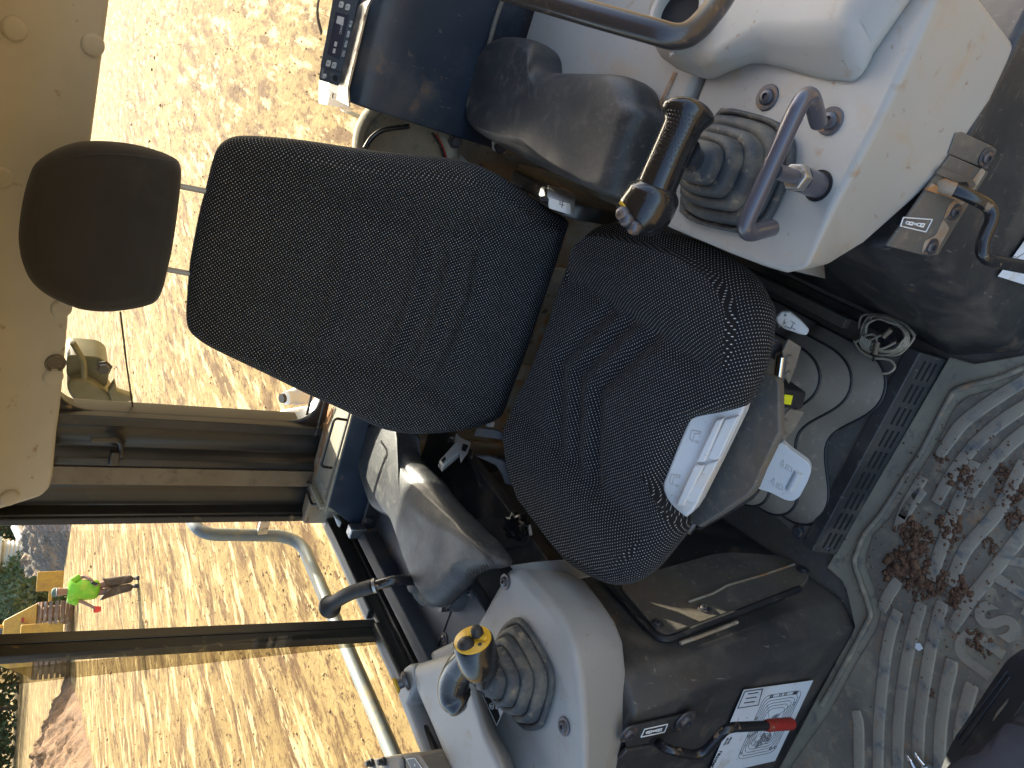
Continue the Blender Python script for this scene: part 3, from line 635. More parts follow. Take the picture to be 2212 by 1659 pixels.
# white lever handle (height and slide)
hn2 = V((-.25, -.62, .74)).normalized(); hp2 = V((-.60, .765, .25))
q = onp('Q2', [(1555, 690), (1610, 670), (1680, 740), (1900, 900), (1922, 980), (1880, 1100), (1790, 1270), (1720, 1312), (1640, 1300), (1470, 1215), (1335, 1175), (1340, 1140)], hp2, hn2)
hdl = MB().ext(rpoly(q, .008), -hn2 * .014).build('lever_handle', M['white'], seat, bevel=.005, seg=4); hdl['label'] = 'wide white pull handle with moulded arrows'
q = onp('Q2', [(1900, 960), (1700, 1250), (1640, 1215), (1800, 930)], hp2, hn2)
MB().tube(onp('Q2', [(1790, 985), (1690, 1180)], hp2 - hn2 * .002, hn2), .009, 12).build('finger_ridge', M['white'], hdl)
for c_ in ((1640, 920), (1540, 1120)):
    for a, b_ in (((-50, -30), (-20, -60)), ((-50, -30), (-30, 25)), ((-20, -60), (-20, 10)), ((0, 40), (20, -15)), ((40, 0), (70, 25)), ((70, 25), (65, 70)), ((40, 0), (20, 50)), ((20, 50), (50, 60))):
        q = onp('Q2', [(c_[0] + a[0], c_[1] + a[1]), (c_[0] + b_[0], c_[1] + b_[1])], hp2 + hn2 * .0004, hn2); MB().tube(q, .0008, 5).build('symbol_line', M['key'], hdl)
q = onp('Q2', [(1560, 690), (1340, 1160)], hp2 - hn2 * .02, hn2); MB().tube(q, .007, 10).build('handle_shaft', M['rubber'], hdl)
# small white tilt lever on the right of the bellows
tn2 = V((0, -.75, .66)).normalized(); tp2 = V((-.25, .79, .27))
q = onp('z6', [(600, 400), (640, 360), (700, 362), (770, 420), (825, 480), (805, 518), (760, 510), (660, 475), (612, 440)], tp2, tn2)
tl = MB().ext(q, -tn2 * .016).build('tilt_lever', M['white'], seat, bevel=.004, seg=4); tl['label'] = 'small white tilt lever below the cushion front'
for a, b_ in (((660, 455), (700, 470)), ((700, 470), (718, 440)), ((705, 425), (730, 440)), ((708, 465), (730, 478)), ((655, 420), (665, 412))):
    MB().tube(onp('z6', [a, b_], tp2 + tn2 * .0004, tn2), .0008, 5).build('symbol_line', M['ink'], tl)
for a in ((665, 383), (660, 432), (627, 455)):
    p = onp('z6', [a], tp2 + tn2 * .0003, tn2)[0]; copy_part('dot', lambda: MB().lathe([(.0022, 0), (.0018, .0006)], (0, 0, 0), (0, 0, 1), 12), 'pin_hole', M['ink'], tl, p, tn2)
# recliner cover, lever and belt anchor at the right of the seat
rp_ = onx('Q8', [(225, 250), (262, 190), (370, 205), (560, 250), (700, 300), (800, 360), (860, 430), (900, 470), (1000, 520), (1160, 580), (1040, 612), (800, 575), (660, 530), (500, 440), (400, 350), (330, 310)], -.185)
rc = MB().ext(rp_, (.03, 0, 0)).build('recliner_cover', M['blackmetal'], seat, bevel=.006); rc['label'] = 'black recliner cover beside the backrest foot'
q = onx('Q8', [(555, 352), (700, 378), (765, 420), (785, 445), (770, 490), (740, 518), (700, 510), (552, 465)], -.168)
rl = MB().ext(rpoly(q, .004), (.018, 0, .01)).build('recliner_lever', M['white'], seat, bevel=.004); rl['label'] = 'pale grey recliner lever beside the backrest'
for a, b_ in (((635, 430), (680, 440)), ((670, 400), (660, 460)), ((640, 410), (655, 420))):
    q = onx('Q8', [a, b_], -.1495); MB().tube(q, .0008, 5).build('symbol_line', M['ink'], rl)
q = onx('Q8', [(485, 378), (550, 388), (548, 420), (480, 412)], -.154); MB().ext(q, (.002, 0, 0)).build('lever_slot', M['darkhole'], seat)
q = onx('Q8', [(222, 255), (260, 195), (410, 290), (385, 345)], -.19); MB().ext(q, (-.03, 0, 0)).build('belt_anchor', M['white'], seat, bevel=.004)
# seat belt buckle at the left of the seat
bk = thing('seat_belt_buckle', 'white seat belt buckle standing between backrest and half sunlit armrest', 'buckle', (-.78, 1.33, .6))
q = [onx('Z1', [p_], -0.8050)[0] for p_ in ((1745, 860), (1930, 650), (2010, 740), (1790, 925))]
nb = (q[1] - q[0]).cross(q[3] - q[0]).normalized()
if nb.dot(CAM - q[0]) < 0: nb = -nb
MB().ext(q, -nb * .018).build('buckle', M['white'], bk, bevel=.003)
q2 = [onx('Z1', [p_], -0.8020)[0] for p_ in ((1930, 560), (1975, 610), (2090, 665), (2060, 760), (1985, 860), (1960, 720), (1915, 620))]
MB().ext(q2, -nb * .012).build('guide_cup', M['white'], bk, bevel=.003)
q3 = [onx('Z1', [p_], -0.7990)[0] for p_ in ((2000, 680), (2060, 700), (2030, 760), (1985, 740))]; MB().ext(q3, -nb * .003).build('cup_hole', M['darkhole'], bk)
MB().tube([onx('Z1', [p_], -0.8038)[0] for p_ in ((2135, 690), (2115, 760), (2090, 835))], .0022, 6).build('wire_clip', M['steel'], bk)
MB().tube([onx('Z1', [p_], -0.8170)[0] for p_ in ((1850, 640), (1880, 640), (1900, 660))], .008, 8).build('pin', M['steel'], bk)
MB().ext([onx('Z1', [p_], -0.8014)[0] for p_ in ((1765, 855), (1800, 820), (1815, 845), (1785, 890))], -nb * .003).build('latch_window', M['darkhole'], bk)
MB().tube([onx('Z1', [p_], -0.8290)[0] for p_ in ((2050, 850), (2120, 950), (2200, 1150))], .006, 8).build('stalk', M['rubber'], bk)
# belt strap lying under the recliner on the left
q = [far('z5', p_, 1.62) for p_ in ((880, 1115), (1000, 1130), (1110, 1170), (1115, 1200), (1000, 1185), (860, 1165))]
sb = thing('seat_belt_strap', 'dark belt strap beside the cushion near the white buckle', 'strap', q[0]); MB().ext(q, (0, .006, -.004)).build('webbing', M['rubber'], sb, bevel=.001)
q = [far('z5', p_, 1.60) for p_ in ((1000, 1360), (1040, 1420), (1060, 1480), (1150, 1500), (1135, 1390), (1060, 1330), (960, 1300), (870, 1300))]; MB().ext(q, (0, .01, -.004)).build('strap_guide', M['rubber'], sb, bevel=.003)
q = onz('z5', [(975, 1062), (995, 1072), (990, 1110), (962, 1105)], .56)
tg = thing('plastic_tag', 'small pale plastic pin beside the backrest foot', 'pin', q[0]); MB().ext(rpoly(q, .004), (0, 0, .012)).build('pin_body', M['white'], tg, bevel=.002)

# ------------------------------------------------------------------ seat base with slotted front cover
base = seat
MB().box((-.432, 1.04, .055), (.455, .50, .028)).build('base_plate', M['dustmetal'], base, bevel=.004)
MB().box((-.432, 1.05, .024), (.43, .46, .046)).build('plinth', M['rubber'], base)
c1, c2 = V((-.205, .775, .078)), V((-.662, .775, .078))
cov = MB().prism([V((-.203, .768, .0)), V((-.203, .786, .076)), V((-.203, .815, .0745)), V((-.203, .80, .0))], [V((-.664, .768, .0)), V((-.664, .786, .076)), V((-.664, .815, .0745)), V((-.664, .80, .0))]).build('vent_cover', M['blackmetal'], base, bevel=.002)
vn = V((0, -.973, .23)); 
def slot(): return MB().box((0, 0, 0), (.038, .0042, .0016))
for k in range(9):
    x = -.236 - k * .0495
    for z in (.026, .040, .054):
        copy_part('slot', slot, 'vent_slot', M['darkhole'], cov, V((x, .768 + (z / .076) * .018 - .0004, z)), vn)
for x, y in ((1590, 680),):
    p = V((-.214, .7885, .066)); copy_part('screw', screw, 'screw', M['bolt'], base, p, vn, scale=.7)
copy_part('screw', screw, 'screw', M['bolt'], base, V((-.652, .778, .040)), vn, scale=.7)
for x, y in ((-.213, .855), (-.650, .835), (-.650, 1.2)):
    copy_part('hexwash', lambda: MB().lathe([(.016, 0), (.016, .002), (.0155, .0025)], (0, 0, 0), (0, 0, 1), 24), 'washer', M['bolt'], base, (x, y, .069))
    copy_part('hexhead', lambda: MB().lathe([(.0115, 0), (.0115, .006), (.0105, .0075), (.0001, .0076)], (0, 0, 0), (0, 0, 1), 6), 'bolt', M['bolt'], base, (x, y, .0715))
# slide rails right of the bellows
MB().box((-.216, 1.12, .078), (.022, .34, .02)).build('slide_rail', M['dustmetal'], base, bevel=.003)
MB().box((-.170, 1.16, .030), (.03, .66, .045)).build('side_rail', M['dustmetal'], base, bevel=.003)
# ------------------------------------------------------------------ left console
lc = thing('control_console', 'grey moulded console beside the side window with tray and symbol plate', 'console', (-1.0, .85, .55))
ZL = .68
tin = [(1099, 1224), (1120, 1228), (1149, 1262), (1181, 1294), (1210, 1334), (1237, 1389), (1251, 1473), (1261, 1589), (1262, 1720)]
tb = [(1150, 1240), (1232, 1235), (1270, 1252), (1306, 1298), (1335, 1342), (1352, 1387), (1358, 1450), (1354, 1575), (1330, 1690)]
T = onz('d', tin, ZL); B = onz('d', tb, .545)
extra = onz('d', [(1018, 1363), (886, 1431)], ZL)
T2 = T + [V((-1.235, .52, ZL)), V((-1.235, extra[1].y, ZL))] + [extra[0]]
B2 = B + [V((-1.235, .52, .545)), V((-1.235, extra[1].y, .545))] + [V((extra[0].x, extra[0].y, .545))]
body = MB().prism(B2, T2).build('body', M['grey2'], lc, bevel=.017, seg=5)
# rear tab, a step lower
q = [onz('Z3', [(x, y)], z)[0] for x, y, z in ((842, 765, .668), (1100, 728, .62), (1395, 702, .560), (1415, 712, .555), (1550, 895, .552), (1300, 950, .60), (1060, 985, .668), (1000, 950, .670), (880, 800, .670))]
MB().ext(q, (0, 0, -.05)).build('rear_tab', M['grey2'], lc, bevel=.008, seg=4)
# raised outer part beside the boot and the narrow tray along the wall
zr = .752
Tt = onz('Z4', [(330, 545), (700, 420), (930, 480), (1000, 700), (1060, 950), (1150, 1250), (1300, 1560), (1420, 1900), (1000, 2150), (750, 1659), (560, 1200), (385, 800)], zr)
Bb = onz('Z4', [(380, 560), (760, 430), (1020, 430), (1105, 700), (1175, 950), (1275, 1250), (1440, 1540), (1560, 1900), (1050, 2150), (800, 1659), (610, 1200), (430, 800)], ZL - .01)
MB().prism(Bb, Tt).build('raised_deck', M['grey2'], lc, bevel=.024, seg=6)
q = onz('Z4', [(240, 575), (300, 530), (360, 545), (372, 770), (285, 960), (480, 1480), (620, 1820), (520, 1900), (420, 1500), (185, 900), (180, 820)], zr - .004)
MB().ext(q, (0, 0, -.10)).build('outer_rim', M['grey2'], lc, bevel=.008, seg=4)
q = onz('Z4', [(262, 960), (372, 790), (760, 1659), (900, 2000), (620, 1900)], .67); MB().ext(q, (0, 0, -.01)).build('tray_floor', M['rubber'], lc)
for w_, x, y, z in (('Z3', 800, 940, ZL), ('Z4', 1995, 1205, ZL)):
    p = onz(w_, [(x, y)], z + .001)[0]; copy_part('screw', screw, 'screw', M['bolt'], lc, p, (0, 0, 1), scale=1.15)
# yellow rimmed push button
p = onz('Z4', [(270, 710)], zr)[0]; ax = (onz('Z4', [(190, 710)], zr + .03)[0] - p).normalized(); ax = V((-.55, .1, .83)).normalized()
bt = MB().lathe([(.020, -.004), (.020, .003), (.015, .005), (.011, .006), (.011, .018), (.0001, .018)], p, ax).build('button_collar', M['bolt'], lc)
MB().lathe([(.011, .016), (.0165, .020), (.0168, .024), (.0135, .0245), (.0130, .0235)], p, ax).build('button_rim', M['yellow'], bt)
MB().lathe([(.0133, .022), (.0131, .0238), (.0001, .0242)], p, ax).build('button_face', M['white'], bt)
# symbol plate by the boot
pq = onz('Z4', [(1060, 750), (1105, 685), (1375, 962), (1270, 1200)], .704); pn = (pq[1] - pq[0]).cross(pq[2] - pq[0]).normalized()
if pn.z < 0: pn = -pn
pn0 = pn
def lift(pts, h): return [p + pn0 * h for p in pts]
slab = MB(); slab.ext(pq, -pn0 * .05)
sti = MB().ext(lift(pq, .0006), pn0 * .0008).build('symbol_plate', M['blackink'], lc); sti['label'] = 'black plate with white gear symbols beside the boot'
ctr = sum(pq, V()) / 4
def zp(x, y): return onp('Z4', [(x, y)], pq[0] + pn0 * .0016, pn0)[0]
for a, b_ in zip(pq, pq[1:] + pq[:1]): MB().tube([a.lerp(ctr, .02) + pn0 * .0015, b_.lerp(ctr, .02) + pn0 * .0015], .0007, 4).build('plate_border', M['whiteink'], sti)
def sym(poly, close=True, r=.0008):
    q = [zp(*p_) for p_ in poly]; MB().tube(q + ([q[0]] if close else []), r, 4).build('symbol_line', M['whiteink'], sti)
for c_ in ((1205, 985), (1268, 985), (1232, 905), (1195, 850), (1262, 860)):
    sym([(c_[0] - 22, c_[1] - 20), (c_[0] + 10, c_[1] - 38), (c_[0] + 24, c_[1] - 6), (c_[0] + 14, c_[1] + 34), (c_[0] - 16, c_[1] + 26)])
    sym([(c_[0] - 8, c_[1] - 12), (c_[0] + 10, c_[1]), (c_[0] - 6, c_[1] + 16)])
MB().ext([zp(*p_) for p_ in ((1115, 830), (1145, 800), (1160, 850), (1140, 890))], pn0 * .0004).build('symbol_block', M['whiteink'], sti)
MB().ext([zp(*p_) for p_ in ((1275, 1020), (1305, 1000), (1335, 1040), (1300, 1105))], pn0 * .0004).build('symbol_block', M['whiteink'], sti)
sym([(1105, 720), (1085, 760), (1095, 810), (1115, 800)], False); sym([(1130, 740), (1150, 760), (1140, 790), (1120, 775)])

# rubber boot + joystick (left)
def boot(parent, outline, top_c, levels, name='boot'):
    n = 56; P = resample(outline, n); C = sum(P, V()) / n; rings = []
    for s, t, dz in levels:
        c = C.lerp(top_c, t); c = V((c.x, c.y, C.z + dz)); rings.append([c + (p - C) * s for p in P])
    return MB().loft(rings).build(name, M['boot'], parent, angle=70)
js = thing('joystick', 'glossy black joystick whose yellow button cap faces the viewer', 'joystick', (-.93, .83, .68))
bo_ = spline(onz('Z4', [(1480, 20), (1560, 50), (1640, 150), (1830, 470), (1890, 640), (1885, 850), (1790, 1170), (1730, 1235), (1650, 1250), (1560, 1215), (1430, 1050), (1260, 700), (1240, 400), (1340, 130)], ZL + .003), 4, True)
tc_ = onz('Z4', [(1190, 700)], .755)[0]
lv = [(1.0, 0, 0), (1.0, 0, .006), (.97, .0, .009), (.90, .0, .008), (.88, .02, .004), (.84, .04, .020), (.80, .08, .026), (.74, .14, .026), (.70, .18, .022), (.68, .22, .036), (.64, .28, .044), (.57, .36, .044), (.53, .40, .040), (.51, .46, .054), (.47, .54, .062), (.40, .62, .062), (.36, .68, .058), (.34, .74, .070), (.30, .84, .080), (.22, .95, .082), (.16, 1, .095)]
boot(js, bo_, tc_, lv)
# handle: a sideways grip whose round head carries the cap
hc = onz('Z4', [(1030, 470)], .800)[0]; tail = onz('Z4', [(880, 940)], .775)[0]
gax = (hc - tail).normalized(); capn = (-sight('Z4', (1000, 268)).normalized() * .50 - EY * .83 - EX * .24).normalized()
capc = onz('Z4', [(1000, 268)], .835)[0]; hb = capc - capn * .062
MB().lathe([(.0001, -.014), (.018, -.013), (.028, -.008), (.0325, .002), (.0345, .016), (.0340, (capc - hb).length - .004), (.0315, (capc - hb).length), (.0001, (capc - hb).length)], hb, capn, 40).build('head', M['gloss'], js)
L_ = (capc - hb).length
cap = MB().lathe([(.0312, L_ - .001), (.0310, L_ + .0022), (.0300, L_ + .003), (.0001, L_ + .003)], hb, capn, 40).build('cap', M['yellow'], js); cap['label'] = 'yellow cap with two black buttons'
def cappt(x, y, h=.0): return onp('Z4', [(x, y)], capc + capn * (.003 + h), capn)[0]
q = [cappt(*p_) for p_ in ((955, 205), (985, 190), (1165, 235), (1170, 265), (1130, 290), (960, 250))]; MB().ext(q, capn * .008).build('rocker', M['yellow'], cap, bevel=.002)
p = cappt(1055, 205, .006); MB().lathe([(.0105, 0), (.0100, .010), (.0075, .0150), (.0001, .017)], p, capn).build('rocker_button', M['rubber'], cap)
p = cappt(925, 310); MB().lathe([(.0145, 0), (.0135, .004), (.0090, .0085), (.0001, .0105)], p, capn).build('thumb_button', M['rubber'], cap)
q = [cappt(*p_) for p_ in ((870, 325), (935, 345), (1020, 335), (965, 270), (900, 290))]; MB().ext(q, capn * .0025).build('button_skirt', M['rubber'], cap, bevel=.001)
for x, y in ((925, 250), (1078, 312)):
    copy_part('tinyscrew', lambda: MB().lathe([(.0036, 0), (.0034, .0008), (.0012, .0009), (.0010, .0002), (.0001, .0002)], (0, 0, 0), (0, 0, 1), 14), 'screw', M['bolt'], cap, cappt(x, y, .0004), capn)
# grip: oval lofted body with a swollen tail and a textured inset
def grip(parent, pts, radii, flat=1.0, up=V((0, 0, 1)), name='grip', sub=6):
    ps = spline(pts, sub); rs = [];
    for k in range(len(ps)):
        t = k / (len(ps) - 1) * (len(radii) - 1); i = min(int(t), len(radii) - 2); f = t - i; f = f * f * (3 - 2 * f); rs.append(radii[i] * (1 - f) + radii[i + 1] * f)
    rings = []
    for i, p in enumerate(ps):
        t = (ps[min(i + 1, len(ps) - 1)] - ps[max(i - 1, 0)]).normalized(); s_ = t.cross(up).normalized(); u_ = s_.cross(t)
        rings.append([p + s_ * (rs[i] * math.cos(2 * math.pi * k / 32)) + u_ * (rs[i] * flat * math.sin(2 * math.pi * k / 32)) for k in range(32)])
    return MB().loft(rings).build(name, M['gloss'], parent, angle=80), ps, rs
e0 = onz('Z4', [(960, 440)], .805)[0]; e1 = onz('Z4', [(850, 590)], .802)[0]; e2 = onz('Z4', [(790, 750)], .797)[0]; e3 = onz('Z4', [(810, 880)], .790)[0]; e4 = onz('Z4', [(870, 970)], .783)[0]; e5 = onz('Z4', [(920, 1010)], .776)[0]
gp, gps, grs = grip(js, [e0, e1, e2, e3, e4, e5], [.024, .026, .028, .030, .025, .006], 1.0)
n_ = 0
for i in range(6, len(gps) - 14):
    t = (gps[i + 1] - gps[i - 1]).normalized(); toc = (CAM - gps[i]).normalized(); u_ = (toc - t * toc.dot(t)).normalized(); s_ = t.cross(u_)
    for k in range(-5, 6):
        a = k * .15 + (i % 2) * .075 - .1; d = u_ * math.cos(a) + s_ * math.sin(a); p = gps[i] + d * (grs[i] + .0001)
        copy_part('nub', lambda: MB().lathe([(.0014, -.0005), (.0012, .0006), (.0001, .0010)], (0, 0, 0), (0, 0, 1), 6), 'grip_nub', M['gloss'], gp, p, d)
MB().tube([hb + capn * .01, tc_ + V((0, 0, .015))], [.024, .017], 18).build('neck', M['gloss'], js)

# ------------------------------------------------------------------ right console
rcn = thing('control_console', 'grey moulded console with cup hole and raised housing under the grab rail', 'console', (.06, .82, .5))
ZR = .648
Tp = [V((-.112, .985, ZR))] + onz('d', [(1440, 490), (1570, 545), (1640, 572), (1700, 590), (1745, 580)], ZR) + [V((-.01, .662, ZR)), V((.10, .655, ZR)), V((.20, .655, ZR)), V((.285, .66, ZR)), V((.30, .985, ZR))]
bd = [V((-.112, .985, .50))] + [V((p.x + .004, p.y + .004, .52)) for p in Tp[1:4]] + [V((-.108, .745, .575)), V((-.085, .705, .555)), V((-.04, .680, .530)), V((.07, .657, .478)), V((.18, .655, .455)), V((.252, .665, .445)), V((.262, .985, .45))]
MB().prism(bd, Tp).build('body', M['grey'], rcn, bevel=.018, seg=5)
# raised housing with a cup hole, smooth foot
Bq = onz('d', [(1395, 20), (1409, 101), (1426, 131), (1460, 157), (1535, 187), (1575, 170), (1635, 150), (1691, 165), (1775, 190), (1870, 200), (1900, 130)], ZR - .002) + [V((.30, .66, ZR - .002)), V((.30, 1.16, ZR - .002))]
Tq = onz('d', [(1408, -20), (1420, 75), (1436, 98), (1468, 118), (1535, 138), (1585, 105), (1640, 75), (1700, 75), (1770, 75), (1830, 60), (1845, 10)], .694) + [V((.29, .70, .694)), V((.29, 1.08, .694))]
MB().prism(Bq, Tq).build('raised_housing', M['grey'], rcn, bevel=.034, seg=9)
hc_ = onz('Z6', [(1010, 125)], .718)[0]
MB().lathe([(.050, -.05), (.050, .000), (.047, .004), (.040, .004), (.037, .000), (.037, -.05)], hc_, V((.1, -.2, .97)), 40).build('cup_rim', M['grey'], rcn)
MB().lathe([(.0365, -.012), (.0001, -.011)], hc_, V((.1, -.2, .97)), 32).build('cup_hollow', M['darkhole'], rcn)
# rear panel beyond the seam
q = [V((-.045, 1.0, .655)), V((.34, 1.0, .655)), V((.34, 1.56, .655)), V((-.02, 1.56, .655))]; MB().ext(q, (0, 0, -.10)).build('rear_panel', M['grey'], rcn, bevel=.010, seg=4)
sr = onz('Z6', [(1005, 790), (930, 960), (860, 1110), (760, 1450), (720, 1659), (640, 1900)], .654); MB().tube(sr, .0055, 8).build('seam_strip', M['rust'], rcn)
for w_, x, y in (('z3', 550, 632), ('z3', 958, 785)):
    p = onz(w_, [(x, y)], ZR + .001)[0]; copy_part('screw', screw, 'screw', M['bolt'], rcn, p, (0.0, -.1, 1), scale=1.35)
text_mesh('X A', .012, onz('Z6', [(985, 590)], .700)[0], (.6, .75, 0), None, (0, -.3, .95), .0006, 'printed_letters', M['whiteink'], rcn)
# boot and sideways grip
jr = thing('joystick', 'glossy black joystick with dimpled grip beside the bent tube handle', 'joystick', (0, .85, .65))
bo_ = spline(onz('Q5', [(1200, 420), (1290, 375), (1400, 370), (1780, 470), (1950, 590), (2025, 720), (2030, 900), (1980, 1100), (1800, 1500), (1700, 1620), (1560, 1720), (1350, 1700), (1000, 1620), (850, 1530), (800, 1440), (900, 1000)], ZR + .003), 4, True)
tc_ = onz('Q5', [(960, 930)], .72)[0]
lv = [(1.0, 0, 0), (1.0, 0, .008), (.965, 0, .011), (.91, .01, .009), (.90, .02, .004), (.86, .05, .018), (.83, .07, .024), (.74, .14, .026), (.69, .17, .024), (.68, .19, .036), (.65, .23, .042), (.57, .32, .044), (.52, .36, .042), (.51, .40, .054), (.48, .44, .060), (.40, .55, .062), (.36, .60, .060), (.35, .65, .072), (.31, .72, .078), (.20, .9, .080), (.16, 1, .10)]
boot(jr, bo_, tc_, lv)
g0 = onz('Q5', [(400, 1520)], .800)[0]; g1 = onz('Q5', [(440, 1380)], .802)[0]; g2 = onz('Q5', [(545, 1120)], .803)[0]; g3 = onz('Q5', [(690, 780)], .803)[0]; g4 = onz('Q5', [(790, 560)], .803)[0]; g5 = onz('Q5', [(850, 400)], .801)[0]; g6 = onz('Q5', [(885, 300)], .798)[0]
gp, gps, grs = grip(jr, [g1, g2, g3, g4, g5, g6], [.0275, .0265, .0255, .026, .036, .014], 1.0, name='grip')
hd_, _, _ = grip(jr, [onz('Q5', [(300, 1560)], .795)[0], onz('Q5', [(340, 1500)], .797)[0], onz('Q5', [(400, 1430)], .80)[0], onz('Q5', [(480, 1290)], .802)[0], onz('Q5', [(520, 1200)], .802)[0]], [.026, .036, .0385, .036, .028], 1.0, name='head')
MB().tube([g2.lerp(g1, .35), g2.lerp(g1, .22)], .0275, 28).build('collar', M['rubber'], jr)
for i in range(9, len(gps) - 9):
    t = (gps[i + 1] - gps[i - 1]).normalized(); toc = (CAM - gps[i]).normalized(); u_ = (toc - t * toc.dot(t)).normalized(); s_ = t.cross(u_)
    for k in range(-4, 5):
        a = k * .16 + (i % 2) * .08 - .30; d = u_ * math.cos(a) + s_ * math.sin(a); p = gps[i] + d * (grs[i] - .0001)
        copy_part('nub', None, 'grip_nub', M['gloss'], gp, p, d)
MB().tube([g3 + V((.0, .0, -.02)), tc_ + V((0, 0, .01))], [.022, .018], 16).build('neck', M['gloss'], jr)
ff = onz('Q5', [(165, 1500), (200, 1560), (285, 1640)], .80)
yc = MB().ext([far('Q5', p_, 1.02) for p_ in ((110, 1360), (130, 1350), (360, 1640), (330, 1680))], fwd * .012).build('cap', M['yellow'], jr, bevel=.002); yc['label'] = 'yellow cap edge with round buttons facing the seat'
for x, y in ((150, 1500), (190, 1560), (270, 1645)):
    MB().ico(far('Q5', (x, y), 1.025), .011, 2).build('cap_button', M['bolt'], yc)
# tubular wrist bar on the right console
wb = thing('wrist_bar', 'blue grey bent tube handle bolted to the console with the cup hole', 'handle', (.01, .70, .65))
a1 = onz('z3', [(880, 795)], .700)[0]; a2 = onz('z3', [(815, 545)], .765)[0]; a3 = onz('z3', [(365, 1535)], .765)[0]; a4 = onz('z3', [(580, 1475)], .700)[0]
path = fillet([a1, a2, a3, a4], .035, 8)
MB().tube(path, .0108, 20).build('bar', M['bluegrey'], wb)
s0 = onz('z3', [(600, 1110)], .755)[0]; s1 = onz('z3', [(740, 1150)], .700)[0]; s2 = onz('z3', [(770, 1160)], .690)[0]; s3 = onz('z3', [(870, 1200)], .652)[0]
MB().tube([s0, s1], .0095, 18).build('stem', M['bluegrey'], wb)
d_ = (s2 - s1).normalized()
MB().lathe([(.0165, -.008), (.018, -.005), (.018, .007), (.0165, .010)], s1, (s3 - s1), 6).build('nut', M['steel'], wb, bevel=.001)
MB().tube([s1.lerp(s3, .2), s3], .0165, 20).build('socket', M['bluegrey'], wb)
MB().lathe([(.0205, 0), (.0205, .0015), (.0001, .0015)], V((s3.x, s3.y, ZR + .0005)), (0, 0, 1), 28).build('floor_hole', M['darkhole'], wb)
# big grab tube at the right edge
gt = thing('grab_rail', 'thick dark brown tube grab rail crossing over the cup hole', 'grab rail', (.11, .9, .8))
pts = [far('Z6', (-900, -130), 1.06), far('Z6', (0, 130), 1.0), far('Z6', (700, 325), .965), far('Z6', (1000, 400), .96), far('Z6', (1200, 330), .965), far('Z6', (1420, 90), .98), far('Z6', (1560, -120), .99)]
MB().tube(spline(pts, 8), .0158, 26).build('tube', M['darktube'], gt)
# right armrest
ra = rcn
ro = onz('z2', [(850, 700), (840, 660), (870, 540), (920, 400), (985, 310), (1060, 262), (1150, 247), (1250, 262), (1295, 290), (1310, 340), (1310, 420), (1340, 468), (1420, 478), (1700, 490), (1880, 505), (1935, 545), (1960, 600), (1980, 690), (2005, 730), (2000, 790), (1935, 900), (1880, 1100), (1850, 1250), (1810, 1290), (1700, 1260), (1450, 1150), (1200, 1030), (1010, 930), (900, 850), (855, 780)], .700)
def rrel(a, b, q): return .010 * (1 - q * q) + .005 * noise.noise(V((a * 10, b * 10, 2))) - .012 * math.exp(-(((a + .02) / .05) ** 2)) * sstep(.0, .25, abs(b)) * (1 - q)
mb, uv = pad(spline(ro, 3, True), V((0, -.05, 1)), .032, .085, rrel, rings=24, M=170)
ra = mb.build('armrest', M['vinyl'], rcn, uv=uv, angle=65); ra['label'] = 'black vinyl armrest with a rear horn'
p = onz('z2', [(1940, 830)], .66)[0]; MB().box(p, (.03, .10, .05)).build('bracket', M['rubber'], ra, bevel=.004)
MB().box((.0, 1.30, .60), (.07, .25, .08)).build('support', M['blackmetal'], ra, bevel=.005)
# left armrest
la = lc
lo_ = onz('d', [(787, 975), (784, 950), (795, 922), (830, 905), (880, 905), (886, 962), (900, 990), (924, 1012), (953, 1042), (970, 1068), (996, 1100), (1020, 1124), (1050, 1156), (1075, 1180), (1097, 1212), (1090, 1226), (1060, 1230), (1028, 1243), (1016, 1262), (1000, 1276), (965, 1310), (945, 1308), (930, 1290), (905, 1240), (885, 1190), (866, 1140), (855, 1120), (835, 1108), (818, 1090), (800, 1045), (790, 1005)], .70)
def lrel(a, b, q): return .014 * (1 - q * q) + .005 * noise.noise(V((a * 10, b * 10, 5)))
mb, uv = pad(spline(lo_, 3, True), V((.10, -.05, 1)), .034, .058, lrel, rings=24, M=170)
la = mb.build('armrest', M['vinyl'], lc, uv=uv, angle=65); la['label'] = 'black vinyl armrest with sunlit rear end'
for k in range(9):                                    # gathered stitching at the front
    t = k / 8; a = onz('Z2', [(1945 + 250 * t, 1035 - 135 * t)], .750)[0]; b_ = onz('Z2', [(1925 + 250 * t, 985 - 135 * t)], .762)[0]; MB().tube([a, b_], .0018, 5).build('gather', M['vinyl'], la)
MB().box((-.93, 1.30, .66), (.06, .30, .05)).build('support', M['blackmetal'], la, bevel=.005)
p = onz('Z2', [(1740, 1350)], .652)[0]; MB().tube([p, p + V((0, 0, .03))], .010, 12).build('stud', M['bolt'], la)
p = onz('Z2', [(1940, 1190)], .66)[0]; copy_part('screw', screw, 'screw', M['bolt'], la, p, (0, 0, 1))
